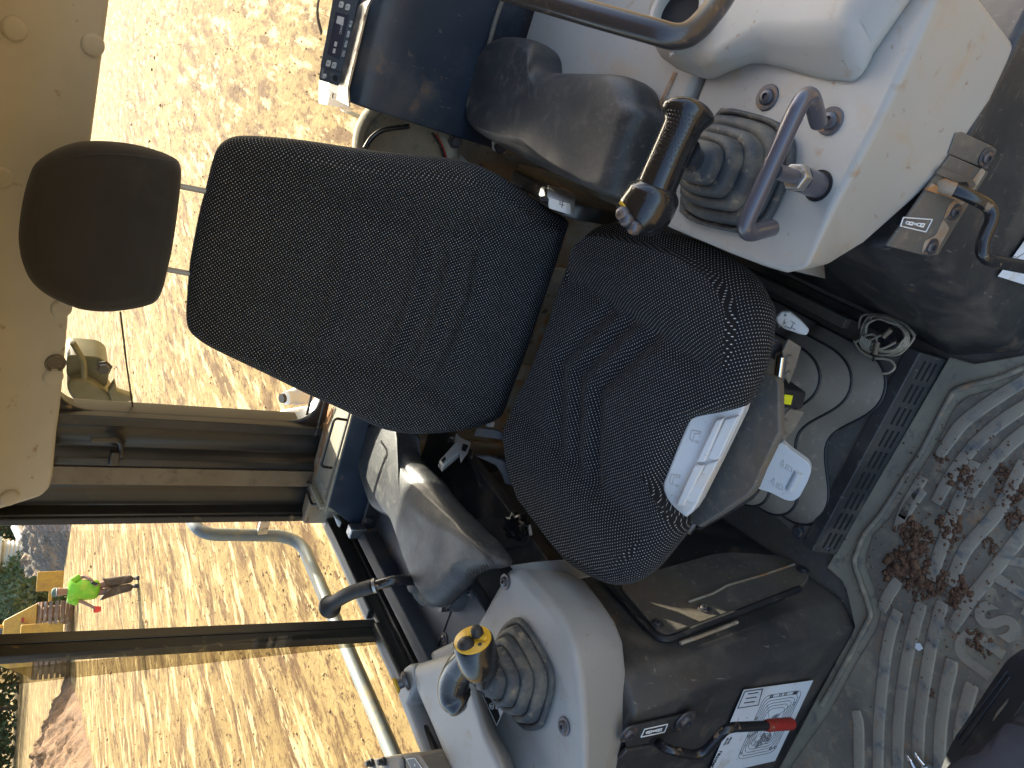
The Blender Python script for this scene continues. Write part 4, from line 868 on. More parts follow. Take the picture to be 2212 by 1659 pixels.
# gear lever behind the left armrest
gl = thing('gear_lever', 'black lever with rounded rubber knob in front of the side window', 'lever', (-1.06, 1.24, .65))
v0 = onz('Q7', [(1800, 1125)], .712)[0]; v1 = onz('Q7', [(1480, 1130)], .770)[0]; v2 = onz('Q7', [(1190, 1205)], .805)[0]; v3 = onz('Q7', [(850, 1310)], .835)[0]; v4 = onz('Q7', [(620, 1440)], .850)[0]; v5 = onz('Q7', [(560, 1500)], .853)[0]; v6 = onz('Q7', [(500, 1540)], .855)[0]
MB().tube(spline([v0, v1, v2], 6), .0115, 16).build('shaft', M['paint'], gl)
kps = spline([v2, v3, v4, v5, v6], 6); nk = len(kps)
MB().tube(kps, [.016 + .010 * sstep(.45, .8, i / (nk - 1)) if i < nk - 4 else (.024, .019, .012, .003)[i - nk + 4] for i in range(nk)], 24).build('knob', M['rubber'], gl)
MB().tube([v2.lerp(v1, .10), v2.lerp(v1, -.04)], .0165, 20).build('ferrule', M['steel'], gl)
bpts = [onz('Q7', [(1790 + 45 * k, 1130 + 55 * k)], .702 - .008 * k)[0] for k in range(8)]
b0 = onz('Q7', [(1830, 1180)], .70)[0]; rings = []
for k, (r_, z_) in enumerate([(.016, .020), (.020, .014), (.036, .006), (.044, .0), (.038, -.004), (.044, -.010), (.048, -.014), (.042, -.018), (.048, -.024), (.052, -.028), (.046, -.032), (.054, -.040), (.056, -.05)]):
    c_ = b0 + V((.012, -.016, 0)) * (k / 3); rings.append([c_ + V((r_ * math.cos(a * .2244), r_ * 1.1 * math.sin(a * .2244), z_)) for a in range(28)])
MB().loft(rings).build('boot', M['boot'], gl, angle=70)

# ------------------------------------------------------------------ rear boxes, shelf, radio
lb = thing('storage_box', 'low dark blue steel box with pale sunlit shelf and wire loops', 'storage box', (-.95, 1.66, .6))
MB().prism([V((-1.20, 1.60, .66)), V((-.62, 1.60, .66)), V((-.62, 1.615, .66)), V((-1.20, 1.615, .66))], [V((-1.11, 1.60, .786)), V((-.62, 1.60, .786)), V((-.62, 1.615, .786)), V((-1.11, 1.615, .786))]).build('front_panel', M['bluebox'], lb, bevel=.002)
MB().box((-.88, 1.665, .786), (.50, .125, .006)).build('shelf_plate', M['matlip'], lb, bevel=.002)
MB().box((-.86, 1.618, .788), (.48, .010, .008)).build('shelf_lip', M['dustmetal'], lb, bevel=.002)
MB().prism([V((-1.13, 1.60, .66)), V((-1.13, 1.72, .66)), V((-1.14, 1.72, .66)), V((-1.14, 1.60, .66))], [V((-1.12, 1.615, .80)), V((-1.12, 1.72, .80)), V((-1.13, 1.72, .80)), V((-1.13, 1.615, .80))]).build('end_panel', M['matlip'], lb)
def wire_loop(par, pts, nm='wire_loop'): MB().tube(fillet(pts, .012, 4), .0036, 8).build(nm, M['seal'], par)
wl = onz('Z1', [(735, 425), (600, 405), (450, 930), (570, 945)], .830); wl[0].z = wl[3].z = .80; wire_loop(lb, [onz('Z1', [(735, 425)], .80)[0], onz('Z1', [(600, 405)], .835)[0], onz('Z1', [(450, 930)], .835)[0], onz('Z1', [(570, 945)], .80)[0]])
wire_loop(lb, [onz('Z1', [(350, 160)], .83)[0], onz('Z1', [(260, 530)], .82)[0], onz('Z1', [(350, 548)], .80)[0]]); wire_loop(lb, [onz('Z1', [(495, 220)], .81)[0], onz('Z1', [(390, 610)], .802)[0], onz('Z1', [(350, 560)], .802)[0]])
wire_loop(lb, [onz('Z1', [(345, 1108)], .80)[0], onz('Z1', [(268, 1110)], .80)[0], onz('Z1', [(355, 1345)], .79)[0], onz('Z1', [(470, 1340)], .79)[0]])
br = ony('Z1', [(990, 1250), (1090, 1400), (1040, 1600), (880, 1640)], 1.58); MB().ext(br, (0, .012, 0)).build('side_bracket', M['blackmetal'], lb, bevel=.003)
p = ony('Z1', [(965, 1510)], 1.579)[0]; copy_part('hexhead', None, 'bolt', M['bolt'], lb, p, (0, -1, 0))
q = ony('Z1', [(600, 1480), (680, 1540), (660, 1600), (640, 1590)], 1.60); MB().ext(q, (0, .02, 0)).build('edge_clip', M['white'], lb, bevel=.003)

rb = thing('storage_box', 'large scratched blue black steel box carrying the radio', 'storage box', (.1, 1.65, .6))
fp = [V((-.137, 1.625, .60)), V((.42, 1.625, .60)), V((.42, 1.56, .90)), V((-.128, 1.56, .90))]
sec = [(1.625, .58), (1.585, .74), (1.56, .90), (1.556, .945), (1.562, .968), (1.58, .984), (1.61, .990), (1.72, .992), (1.72, .58)]
MB().prism([V((-.137 + .012 * (z - .58) / .4, y, z)) for y, z in sec], [V((.42, y, z)) for y, z in sec]).build('housing', M['bluebox'], rb, bevel=.004, angle=60)
wlp = [ony('Z5', [p_], 1.578)[0] for p_ in ((2010, 0), (1930, 230), (1880, 420), (1800, 700), (1740, 880), (1660, 1080), (1640, 1190), (1665, 1260))]
MB().tube([p + V((0, -.002, 0)) for p in spline(wlp, 3)], .005, 8).build('weld_seam', M['dustmetal'], rb)
q = ony('Z5', [(1900, 1540), (2060, 1560), (2040, 1680), (1910, 1640)], 1.60); MB().ext(q, (0, .004, 0)).build('mount_tab', M['white'], rb, bevel=.002)
p = ony('Z5', [(1990, 1595)], 1.598)[0]; copy_part('bighex', lambda: MB().lathe([(.017, 0), (.017, .003), (.0125, .003), (.0125, .010), (.011, .012), (.0001, .012)], (0, 0, 0), (0, 0, 1), 6), 'bolt', M['bolt'], rb, p, (0, -1, 0))
p = ony('Z5', [(1495, 1530)], 1.61)[0]; copy_part('bighex', None, 'bolt', M['steel'], rb, p, (0, -1, 0))
# pale sheet and aluminium flange on the box top, under the radio
q = onz('Z5', [(345, 970), (360, 1160), (230, 1090), (250, 930), (470, 60), (600, 0), (560, 80)], .9935); MB().ext(q, (0, 0, .004)).build('flange', M['steel'], rb)
ps_ = onz('Z5', [(30, 880), (250, 900), (235, 1090), (400, 1200), (30, 1130)], .985)
ds = thing('paper_sheet', 'stained beige card sticking out under the radio', 'card', ps_[0]); MB().ext(ps_, (0, 0, .003)).build('card', M['plug'], ds)
q = onz('Z5', [(50, 970), (88, 975), (85, 1015), (48, 1010)], .9885); MB().ext(q, (0, 0, .0005)).build('blue_mark', mat('blue_print', (.03, .10, .35), .5), ds)
q = onz('Z5', [(175, 930), (160, 1070), (235, 1100)], .9888); MB().tube(q, .0009, 4).build('print_line', M['ink'], ds)
# two-way radio
rd = thing('two_way_radio', 'black two way radio with display standing on the large blue black box', 'radio', (-.02, 1.66, 1.0))
rn = V((0, -.92, .39)).normalized(); rp0 = V((-.02, 1.645, 1.02))
def rr(x, y, h=0): return onp('Z5', [(x, y)], rp0 + rn * h, rn)[0]
fc = [rr(*p_) for p_ in ((255, 945), (10, 868), (175, -60), (490, -60))]
MB().ext(rpoly(fc, .006), -rn * .09).build('case', M['radio'], rd, bevel=.004)
MB().ext(rpoly([rr(*p_, .001) for p_ in ((30, 730), (190, -40), (455, -40), (290, 790))], .004), rn * .003).build('face_plate', M['radio'], rd, bevel=.0015)
scr = MB().ext([rr(*p_, .004) for p_ in ((105, 590), (200, 130), (345, 165), (240, 650))], rn * .0008).build('display', M['screen'], rd)
MB().ext([rr(*p_, .005) for p_ in ((203, 250), (220, 172), (292, 190), (278, 280))], rn * .0006).build('display_block', M['key'], scr)
for pl_ in (((180, 500), (190, 450), (217, 458), (206, 510)), ((163, 575), (175, 525), (200, 532), (190, 582))): MB().ext([rr(*p_, .005) for p_ in pl_], rn * .0006).build('display_block', M['key'], scr)
rdir = (rr(200, 100) - rr(110, 600)).normalized()
text_mesh('CHANNEL', .006, rr(258, 375, .005), rdir, None, rn, .0004, 'display_text', M['key'], scr)
def key(c, sx, sy, s):
    k_ = [rr(c[0] - sx - sy * .28, c[1] + 0, .0045), rr(c[0], c[1] - sy, .0045), rr(c[0] + sx, c[1], .0045), rr(c[0], c[1] + sy, .0045)]
    base = [rr(c[0] + a * sx + b * sy * .25, c[1] - b * sy + a * sx * .22, .0042) for a, b in ((-1, -1), (-1, 1), (1, 1), (1, -1))]
    o = MB().ext(rpoly(base, .003), rn * .0025).build('key', M['key'], rd, bevel=.0008)
    if s: text_mesh(s, .009 if len(s) < 2 else .006, rr(c[0], c[1], .0071) - rdir * (.003 if len(s) < 2 else .0075) + (rr(c[0] + 12, c[1], .0071) - rr(c[0], c[1], .0071)), rdir, None, rn, .0003, 'key_letter', M['blackink'], o)
for c, s in (((260, 50), '<'), ((330, 78), '>'), ((120, 690), '<'), ((182, 712), '>')): key(c, 24, 34, s)
for c, s in (((363, 262), 'A'), ((336, 372), '*'), ((312, 480), 'O'), ((286, 585), 'MON')): key(c, 15, 36, s)
key((77, 830), 20, 28, 'IO')
MB().ext(rpoly([rr(*p_, .001) for p_ in ((120, 870), (150, 780), (260, 800), (245, 920))], .003), rn * .003).build('jack_frame', M['radio'], rd, bevel=.001)
MB().ext([rr(*p_, .0042) for p_ in ((165, 870), (175, 815), (225, 830), (215, 890))], rn * .0005).build('jack_socket', M['darkhole'], rd)
text_mesh('KENWOOD', .0055, rr(55, 850, .0005), rdir, None, rn, .0004, 'maker_name', M['key'], rd)
cl = []
for i in range(160):
    t = i / 159; c_ = rr(95 - 45 * math.sin(t * 3.14), 380 - 480 * t, -.01) + V((0, .02, .004)); cl.append(c_ + V((.0045 * math.cos(i * 1.1), .0045 * math.sin(i * 1.1), 0)))
cd_ = thing('coiled_cord', 'coiled brown microphone cord hanging behind the radio', 'cord', cl[0]); MB().tube(cl, .0014, 5).build('coil', M['plug'], cd_)
# pale round cover, cables and post behind the right of the seat
sc = thing('speaker_cover', 'pale sunlit round cover with dark grille behind the seat', 'cover', (-.2, 1.68, .7))
c_ = ony('Z7', [(900, 420)], 1.66)[0]
MB().lathe([(.125, 0), (.122, .02), (.110, .035), (.090, .040), (.088, .030), (.0001, .028)], c_ + V((0, .04, 0)), (0, -.8, .6), 48).build('dome', M['matlip'], sc)
MB().lathe([(.086, .031), (.070, .036), (.0001, .038)], c_ + V((0, .04, 0)) + V((.03, 0, -.02)), (0, -.8, .6), 40).build('grille', M['rubber'], sc)
q = ony('Z7', [(380, 370), (450, 260), (560, 180), (700, 150), (860, 130)], 1.62); cb = thing('black_cable', 'thick black cable curving behind the large blue black box', 'cable', q[0]); MB().tube(spline(q, 5), .0055, 10).build('sheath', M['paint'], cb)
q = ony('Z7', [(1110, 205), (1190, 330), (1240, 480)], 1.60); cb = thing('black_wire', 'thin black wire hanging next to the red wire', 'wire', q[0]); MB().tube(spline(q, 5), .003, 8).build('sheath', M['paint'], cb)
q = ony('Z7', [(1150, 215), (1215, 330), (1268, 480)], 1.60); cb = thing('red_wire', 'thin red wire hanging below the large blue black box', 'wire', q[0]); MB().tube(spline(q, 5), .0022, 8).build('sheath', M['red'], cb)
q = ony('Z7', [(235, 0), (335, 0), (365, 360), (240, 350)], 1.84); po = thing('guard_post', 'grey steel post outside the rear window', 'post', q[0]); MB().ext([q[0] + V((0, 0, .02)), q[1] + V((0, 0, .02)), q[2] + V((0, 0, -.5)), q[3] + V((0, 0, -.5))], (0, .04, 0)).build('post', M['steel'], po, bevel=.004)
q = ony('Z7', [(1340, 380), (1420, 440), (1530, 545), (1430, 540)], BY - .032); MB().ext(q, (0, .004, 0)).build('bare_patch', M['white'], rear_low)
# switch panel at the edge of the picture, in front of the window side console
swp = thing('switch_panel', 'small black switch panel with two knobs beside the grey tray', 'switch panel', onz('Z4', [(200, 1600)], .76)[0])
q = onz('Z4', [(-120, 1570), (370, 1508), (432, 1522), (560, 1720), (300, 1950), (-200, 1950)], .79); MB().ext(rpoly(q, .006), (0, 0, -.06)).build('housing', M['dustmetal'], swp, bevel=.004)
for x, y in ((42, 1585), (-90, 1600)):
    p = onz('Z4', [(x, y)], .7905)[0]; MB().lathe([(.0085, 0), (.0085, .006), (.0065, .007), (.0065, .014), (.005, .016), (.0001, .016)], p, (0, 0, 1), 16).build('knob', M['rubber'], swp)
p = onz('Z4', [(235, 1615)], .7905)[0]; MB().lathe([(.013, 0), (.013, .002), (.0105, .003), (.0001, .003)], p, (0, 0, 1), 24).build('gauge_ring', M['rubber'], swp)
q = onz('Z4', [(282, 1563), (372, 1550), (450, 1659), (350, 1690)], .7908); st_ = MB().ext(q, (0, 0, .0005)).build('symbol_plate', M['blackink'], swp)
for a, b_ in zip(q, q[1:] + q[:1]): MB().tube([a + V((0, 0, .0008)), b_ + V((0, 0, .0008))], .0006, 4).build('plate_border', M['whiteink'], st_)
text_mesh('R', .008, onz('Z4', [(375, 1650)], .7915)[0], (1, .1, 0), None, (0, 0, 1), .0004, 'print', M['whiteink'], st_)
# ------------------------------------------------------------------ floor mat
M['ridge'] = mat('dusty_raised_rib', (.30, .255, .19), .85, spots=((8, (.34, .29, .205), .48, .80, 7), (30, (.12, .13, .135), .56, .80, 7), (120, (.30, .20, .12), .66, .76, 4)), bump=((140, .4, 6, .0015),))
fm = thing('floor_mat', 'dusty ribbed rubber floor mat with moulded lettering in front of the seat', 'floor mat', (-.5, .4, 0))
outl = [V(p) for p in ((-.195, .767, .002), (-.701, .776, .002), (-.702, .735, .002), (-.711, .717, .002), (-.764, .664, .002), (-.94, .658, .002), (-1.215, .648, .002), (-1.215, -.40, .002), (.40, -.40, .002), (.40, .640, .002), (-.137, .650, .002), (-.188, .72, .002))]
MB().ext(outl, (0, 0, .010)).build('border', M['matlip'], fm, bevel=.003)
lip = onz('z6', [(2600, 560), (2212, 722), (2050, 790), (1800, 855), (1720, 935), (1560, 1245), (1430, 1445), (1290, 1665)], .0145) + onz('z9', [(1180, 140), (1132, 255), (1112, 335), (1160, 480), (1212, 640), (1185, 735), (990, 1095), (900, 1250)], .018)
MB().tube(spline(lip, 3), .006, 10).build('raised_edge', M['mat'], fm)
inner = onz('z6', [(2700, 640), (2212, 800), (2080, 850), (1850, 910), (1770, 980), (1620, 1270), (1490, 1480), (1350, 1690)], .0125) + onz('z9', [(1240, 150), (1200, 260), (1190, 340), (1240, 470), (1290, 650), (1260, 760), (1110, 1010), (960, 1290), (700, 1659)], .0125) + [V((-1.20, .55, .0125)), V((-1.20, -.38, .0125)), V((.38, -.38, .0125)), V((.38, .45, .0125))]
MB().ext(inner, (0, 0, .0035)).build('tray', M['mat'], fm, bevel=.0015)
def rib(w_, pts, wd=.0132, h=.0035):
    q = onz(w_, pts, .016); q = fillet(q, .02, 3); a = []; b = []
    for i, p in enumerate(q):
        t = (q[min(i + 1, len(q) - 1)] - q[max(i - 1, 0)]).normalized(); s_ = t.cross(V((0, 0, 1))).normalized(); k = wd * min(1, .85 + i * .15, .85 + (len(q) - 1 - i) * .15)
        a.append(p - s_ * k); b.append(p + s_ * k)
    n = len(q); rings = [[a[i], a[i] + V((0, 0, h)) + (b[i] - a[i]) * .1, b[i] + V((0, 0, h)) + (a[i] - b[i]) * .1, b[i]] for i in range(n)]
    MB().loft(rings).build('rib', M['ridge'], fm, bevel=.0015, seg=2)
for pts in ([(930, -60), (860, 130), (800, 400), (755, 800), (720, 1200), (712, 1750)], [(1190, -140), (1145, 0), (1040, 400), (975, 800), (935, 1200), (925, 1750)], [(1420, -150), (1380, -30), (1285, 350), (1210, 800), (1155, 1200), (1145, 1750)],
            [(1520, 480), (1500, 600), (1450, 800), (1395, 1200), (1370, 1750)], [(1740, 740), (1720, 800), (1660, 1000), (1610, 1250), (1600, 1500)], [(470, 1030), (505, 1180), (505, 1400), (505, 1750)]):
    rib('Z8', pts)
for pts in ([(2212, -330), (2050, 0), (1830, 240), (1730, 470)], [(1900, -330), (1760, 0), (1680, 220), (1610, 440)], [(2330, -60), (2212, 130), (2000, 400), (1860, 570), (1740, 760)], [(1560, -230), (1450, -40), (1390, 120)], [(1400, 440), (1330, 540), (1290, 640)]):
    rib('z9', pts)
for pts in ([(2260, 780), (2000, 940), (1800, 1090), (1660, 1300)], [(2300, 920), (2080, 1060), (1900, 1210), (1740, 1420), (1640, 1600)], [(2330, 1060), (2150, 1190), (1980, 1360), (1850, 1560)], [(1560, 1510), (1480, 1600), (1420, 1700)]):
    rib('z6', pts)
ltr = {c: V((-.228 - .0683 * i, .456, .016)) for i, c in enumerate('KOMATSU')}
for i, c in enumerate('KOMATSU'):
    text_mesh(c, .098, V((-.228 - .0683 * i, .492, .0155)), (-1, -.04, 0), None, (0, 0, 1), .0035, 'letter', M['ridge'], fm, align='CENTER', bold=.0035)
# clods of mud on the mat
MUDG = 'mud clods on the mat'
def clod(w_, x, y, r, label, h=.007, grp=None):
    h = min(h, .009); r *= 1.3
    c = onz(w_, [(x, y)], .016)[0]; mb = MB(); rnd = random.Random(int(x * 7 + y)); ang = rnd.uniform(0, 3.1)
    for k in range(int(26 + r * 1700)):
        a = rnd.uniform(0, 6.28); d = r * rnd.random() ** .6 * (.55 + .45 * abs(math.cos(a - ang))); q = max(.0016, r * rnd.uniform(.05, .20))
        p = c + V((math.cos(a) * d, math.sin(a) * d, rnd.uniform(-.002, h * .35))); b0_ = len(mb.v)
        mb.ico(p, q, 1, .22, (rnd.uniform(.8, 1.4), rnd.uniform(.8, 1.4), min(.8, h * .6 / q)))
        for v in mb.v[b0_:]:
            e = v - p; v += e * (.55 * noise.noise(v * 95) + .35 * noise.noise(v * 260))
            v.z = max(v.z, .0135)
    o = mb.build('mud_clod', M['mud'], None, org=c, angle=180); tag(o, label, 'mud', MUDG); return o
clod('z9', 1470, 120, .026, 'crescent clod of brown mud on the mat nearest the seat base corner', .014)
clod('z9', 1570, 150, .018, 'small clod of brown mud at the tip of the crescent clod')
clod('z9', 1740, 110, .026, 'round clod of brown mud on the mat beside the first rib')
clod('z9', 2000, 230, .014, 'hooked clod of brown mud between two mat ribs above the letters')
clod('z9', 1470, 350, .042, 'largest clod of brown mud near the bend of the mat edge', .016)
clod('z9', 1540, 470, .026, 'clod of brown mud merging with the largest clod')
clod('z9', 1660, 460, .020, 'clod of brown mud lying across a mat rib')
clod('z9', 1800, 520, .026, 'clod of brown mud beside the moulded letter S')
clod('z9', 1740, 560, .014, 'crumb of brown mud below the clod by the letter S')
clod('z9', 1920, 850, .020, 'clod of brown mud sitting on the moulded letter U', .010)
clod('z9', 1985, 870, .011, 'crumb of brown mud close beside the clod on the letter U', .006)
clod('z9', 1582, 1160, .013, 'crumbly bit of mud on the middle rib of the mat', .006)
clod('z9', 2140, 30, .018, 'clod of brown mud at the far end of the mat ribs')
clod('z6', 1850, 1440, .024, 'flat clod of brown mud near the slotted cover', .010)
clod('z6', 2080, 1420, .014, 'small clod of brown mud between the ribs near the slotted cover', .008)
clod('z6', 1680, 1300, .013, 'crumb of brown mud on the raised mat edge', .007)
clod('z6', 2130, 1540, .020, 'clod of brown mud on the mat where the ribs meet the letters', .010)
mb = MB()
for i in range(420):
    w_, x, y = random.choice((('z9', random.gauss(1600, 260), random.gauss(380, 300)), ('z6', random.gauss(1900, 220), random.gauss(1450, 170))))
    c = onz(w_, [(x, y)], .019)[0]; mb.ico(c + V((0, 0, random.uniform(-.002, .006))), random.uniform(.0007, .0026), 1, .3)
cr = mb.build('mud_crumbs', M['mud'], None, org=(-.6, .55, .016)); tag(cr, 'fine brown mud crumbs strewn over the floor mat', 'mud', kind='stuff')
p = onz('Z8', [(1160, 340)], .022)[0]; q = onz('Z8', [(1130, 300), (1170, 300), (1205, 360), (1160, 385), (1120, 350)], .0225)
ch = thing('wood_chip', 'tiny pale yellow chip on the mat ribs', 'chip', p); MB().ext(q, (0, 0, .002)).build('chip', M['paper'], ch)
# shiny prongs at the bottom edge
tl_ = thing('metal_prongs', 'two shiny metal prongs of a tool on the mat', 'tool', onz('Z8', [(1150, 1600)], .03)[0])
for pts in ([(1025, 1515), (1075, 1600), (1130, 1700)], [(1110, 1485), (1150, 1560), (1230, 1660), (1260, 1720)]):
    q = onz('Z8', pts, .034); MB().tube(spline(q, 4), [.0016] + [.0028] * 2 + [.005] * 12, 10).build('prong', M['chrome'], tl_)
MB().tube(onz('Z8', [(1150, 1710), (1290, 1670)], .036), .009, 12).build('joint', M['chrome'], tl_)
# foot pedal and its rounded rubber cover at the front
pdn = V((.25, .25, .93)).normalized(); pp = onz('Z8', [(1850, 1050)], .10)[0]
fp_ = thing('foot_pedal', 'black ribbed foot pedal at the front edge of the mat', 'pedal', (pp.x, pp.y, .02))
q = onp('Z8', [(2330, 330), (2120, 470), (1960, 700), (1500, 1400), (1400, 1640), (1360, 1800), (1700, 1800), (2330, 900)], pp, pdn); MB().ext(rpoly(q, .012), -pdn * .02).build('tread', M['rubber'], fp_, bevel=.005)
for a, b_ in (((2120, 600), (1570, 1330)), ((2150, 660), (1610, 1400))): MB().tube(onp('Z8', [a, b_], pp + pdn * .001, pdn), .003, 8).build('tread_rib', M['rubber'], fp_)
q = onp('Z8', [(2140, 900), (2120, 960), (1990, 1130), (1960, 1150), (2020, 1040)], pp + pdn * .001, pdn); MB().ext(q, pdn * .002).build('worn_patch', M['steel'], fp_)
cn_ = V((.15, .35, .92)).normalized(); cq = onz('Z8', [(2400, 1050), (2212, 1190), (1950, 1330), (1700, 1500), (1500, 1700), (1450, 1900), (2000, 2300), (2700, 2000), (2800, 1300)], .20)
kc = thing('knee_pad', 'dark brown rounded rubber cover at the lower corner of the footwell', 'rubber cover', (cq[0].x, cq[0].y, .05))
mb, uv = pad(spline(cq, 4, True), cn_, .03, .10, lambda a, b, q: .02 * (1 - q * q), rings=12, M=80); mb.build('cover', mat('dark_brown_rubber', (.035, .029, .030), .6, spots=((8, (.055, .045, .045), .4, .8, 5),), bump=(300, .1, 3)), kc, uv=uv)
# coiled audio cable beside the seat
ac = thing('audio_cable', 'tan coiled audio cable with two plugs on the floor beside the bellows', 'cable', (-.2, .95, .09))
pts = []
random.seed(4)
base_l = [(1150, 480), (1170, 400), (1230, 372), (1330, 385), (1430, 440), (1485, 500), (1470, 570), (1400, 630), (1300, 650), (1200, 610), (1150, 560), (1120, 540)]
for turn in range(5):
    for (x, y) in base_l[:-1 if turn < 4 else None]:
        k = 1 - .07 * turn; pts.append(onz('z6', [(1310 + (x - 1310) * k + random.uniform(-14, 14), 510 + (y - 510) * k + random.uniform(-12, 12))], .086 + .003 * turn + random.uniform(-.001, .002))[0])
MB().tube(spline(pts, 4), .0024, 7).build('coil', M['cable'], ac)
for pts_ in ([(1110, 550), (1160, 620), (1240, 660), (1300, 665), (1350, 680), (1375, 720), (1340, 755), (1300, 762)], [(1120, 560), (1180, 520), (1240, 510), (1260, 560)], [(1170, 550), (1230, 540), (1270, 520), (1300, 510)], [(1250, 560), (1200, 590), (1290, 600), (1380, 560)]):
    MB().tube(spline(onz('z6', pts_, .100), 5), .0024, 7).build('strand', M['cable'], ac)
for k in range(6): MB().tube(spline(onz('z6', [(1165 + 11 * k, 520 + 6 * k), (1150 + 10 * k, 560 + 6 * k), (1170 + 9 * k, 600 + 5 * k)], .104), 4), .0024, 6).build('wrap', M['cable'], ac)
MB().tube(onz('z6', [(1350, 475), (1300, 525)], .105), .0052, 10).build('plug_body', M['plug'], ac); MB().tube(onz('z6', [(1262, 560), (1245, 640)], .107), .0052, 10).build('plug_body', M['plug'], ac)
MB().tube(onz('z6', [(1243, 650), (1232, 682)], .107), .0019, 8).build('plug_tip', M['chrome'], ac)

# ------------------------------------------------------------------ lock levers and stickers on the pedestals
ll = thing('lock_lever', 'bent black lock lever with worn red sleeve over the diagram sticker', 'lever', (-.9, .64, .45))
ly = [(620, 1350, .662), (640, 1380, .640), (760, 1460, .615), (900, 1495, .605), (1130, 1535, .600), (1230, 1480, .595), (1330, 1310, .590), (1400, 1240, .588), (1480, 1215, .586), (1700, 1200, .582), (1870, 1195, .578)]
q = [ony('Q4', [(x, y)], Y_)[0] for x, y, Y_ in ly]; MB().tube(fillet([q[0], q[2], q[4], q[7], q[8], q[10]], .03, 6), .0088, 18).build('rod', M['paint'], ll)
q = [ony('Q4', [(x, y)], .578)[0] for x, y in ((1840, 1197), (1870, 1196), (1980, 1185), (2090, 1178), (2115, 1177), (2122, 1176))]; MB().tube(q, [.0098, .0112, .0112, .0118, .0112, .006], 20).build('sleeve', M['red'], ll)
for x, y, s_ in ((960, 1140, 1.7), (345, 1280, 1.4)):
    p = ony('Q4', [(x, y)], .648)[0]; copy_part('screw', screw, 'screw', M['bolt'], lockplate, p, (0, -1, 0), scale=s_)
q = ony('Q4', [(600, 1345), (700, 1335), (725, 1370), (690, 1420), (620, 1430), (575, 1390)], .6485); MB().ext(spline(q, 3, True), (0, -.001, 0)).build('slot', M['darkhole'], lockplate)
q = ony('Q4', [(215, 1520), (300, 1425), (640, 1370), (650, 1460), (250, 1570)], .652); MB().ext(q, (0, -.008, 0)).build('slot_guard', M['blackmetal'], pdl, bevel=.003)
q = ony('Q4', [(240, 1510), (270, 1460), (285, 1480), (260, 1530)], .643); MB().ext(q, (0, -.001, 0)).build('slot_hole', M['darkhole'], pdl)
def lock_symbol(par, w_, Y_, corners, k=1.0):
    c = ony(w_, corners, Y_)
    for a, b_ in zip(c, c[1:] + c[:1]): MB().tube([a, b_], .0011 * k, 5).build('symbol_line', M['whiteink'], par)
    def P(s, t): return c[0].lerp(c[3], s).lerp(c[1].lerp(c[2], s), t)     # s: across, t: along
    for t0, shift in ((.30, 0), (.72, 0)):
        MB().ext([P(.35, t0 - .06), P(.35, t0 + .10), P(.72, t0 + .10), P(.72, t0 - .06)], (0, -.0006, 0)).build('padlock', M['whiteink'], par)
        MB().tube([P(.42, t0 - .06), P(.40, t0 - .13), P(.53, t0 - .16), P(.66, t0 - .13), P(.64, t0 - .06)], .0010 * k, 5).build('shackle', M['whiteink'], par)
        MB().ext([P(.48, t0 - .01), P(.48, t0 + .05), P(.56, t0 + .05), P(.56, t0 - .01)], (0, -.0009, 0)).build('keyhole', M['blackink'], par)
    MB().tube([P(.53, .44), P(.53, .56)], .0011 * k, 5).build('arrow', M['whiteink'], par)
    for t_, d_2 in ((.44, .03), (.56, -.03)):
        MB().tube([P(.42, t_ + d_2), P(.53, t_), P(.64, t_ + d_2)], .0009 * k, 5).build('arrow', M['whiteink'], par)
lock_symbol(lockplate, 'Q4', .6485, [(520, 1238), (772, 1182), (735, 1268), (480, 1322)])
# wiring diagram sticker
sY = .6535
def sq(x, y): return ony('z9', [(x, y)], sY)[0]
TL, TR, BR = sq(395, 1152), sq(845, 1090), sq(598, 1612); BL = TL + BR - TR
stk = MB().ext([TL, TR, BR, BL], (0, -.0006, 0)).build('diagram_sticker', M['paper'], pdl); stk['label'] = 'white wiring diagram sticker'
def sp_(s, t): p = BL + (TL - BL) * s + (BR - BL) * t; return p + V((0, -.0012, 0))
def sline(pts, close=False, r=.00055, m_='ink'):
    q = [sp_(*p_) for p_ in pts]; MB().tube(q + ([q[0]] if close else []), r, 4).build('print_line', M[m_], stk)
for k in range(6):
    i = .035 * k; rr4 = []
    for (cx, cy, a0) in ((.90 - i, .90 - i * .8, 0), (.90 - i, .34 + i * .8, 3), (.14 + i, .34 + i * .8, 2), (.14 + i, .90 - i * .8, 1)):
        for j in range(5):
            a = (a0 * 90 - (0 if a0 != 9 else 0) + (90 - j * 22.5 if a0 in (0,) else 0)); 
        rr4.append((cx, cy))
    pts2 = rpoly([V((p_[0], p_[1], 0)) for p_ in rr4], .09, 5); sline([(p_.x, p_.y) for p_ in pts2], True)
sline([(.985, .02), (.985, .26), (.80, .30), (.80, .02)], True, .0009, 'blackink')
for k in range(3): sline([(.95 - .05 * k, .08), (.95 - .05 * k, .22)], False, .0009, 'blackink')
random.seed(12)
for cx, cy in ((.55, .62), (.34, .62)):
    for k in range(26):
        a = random.uniform(0, 6.3); r_ = random.uniform(0, .09); x, y = cx + r_ * math.cos(a), cy + r_ * 1.2 * math.sin(a); e = random.uniform(.008, .025)
        sline([(x - e, y - e), (x + e, y - e * .6), (x + e * .7, y + e), (x - e * .8, y + e * .8)], True, .0005)
for k in range(14):
    a = random.uniform(.2, 6); sline([(.55, .60), (.55 + .30 * math.cos(a), .60 + .26 * math.sin(a))], False, .0004)
for k in range(16):
    x, y = random.choice([(random.uniform(.1, .95), random.choice((.36, .86))), (random.choice((.2, .88)), random.uniform(.35, .9))]); sline([(x - .012, y - .014), (x + .012, y - .014), (x + .012, y + .014), (x - .012, y + .014)], True, .0006, 'blackink')
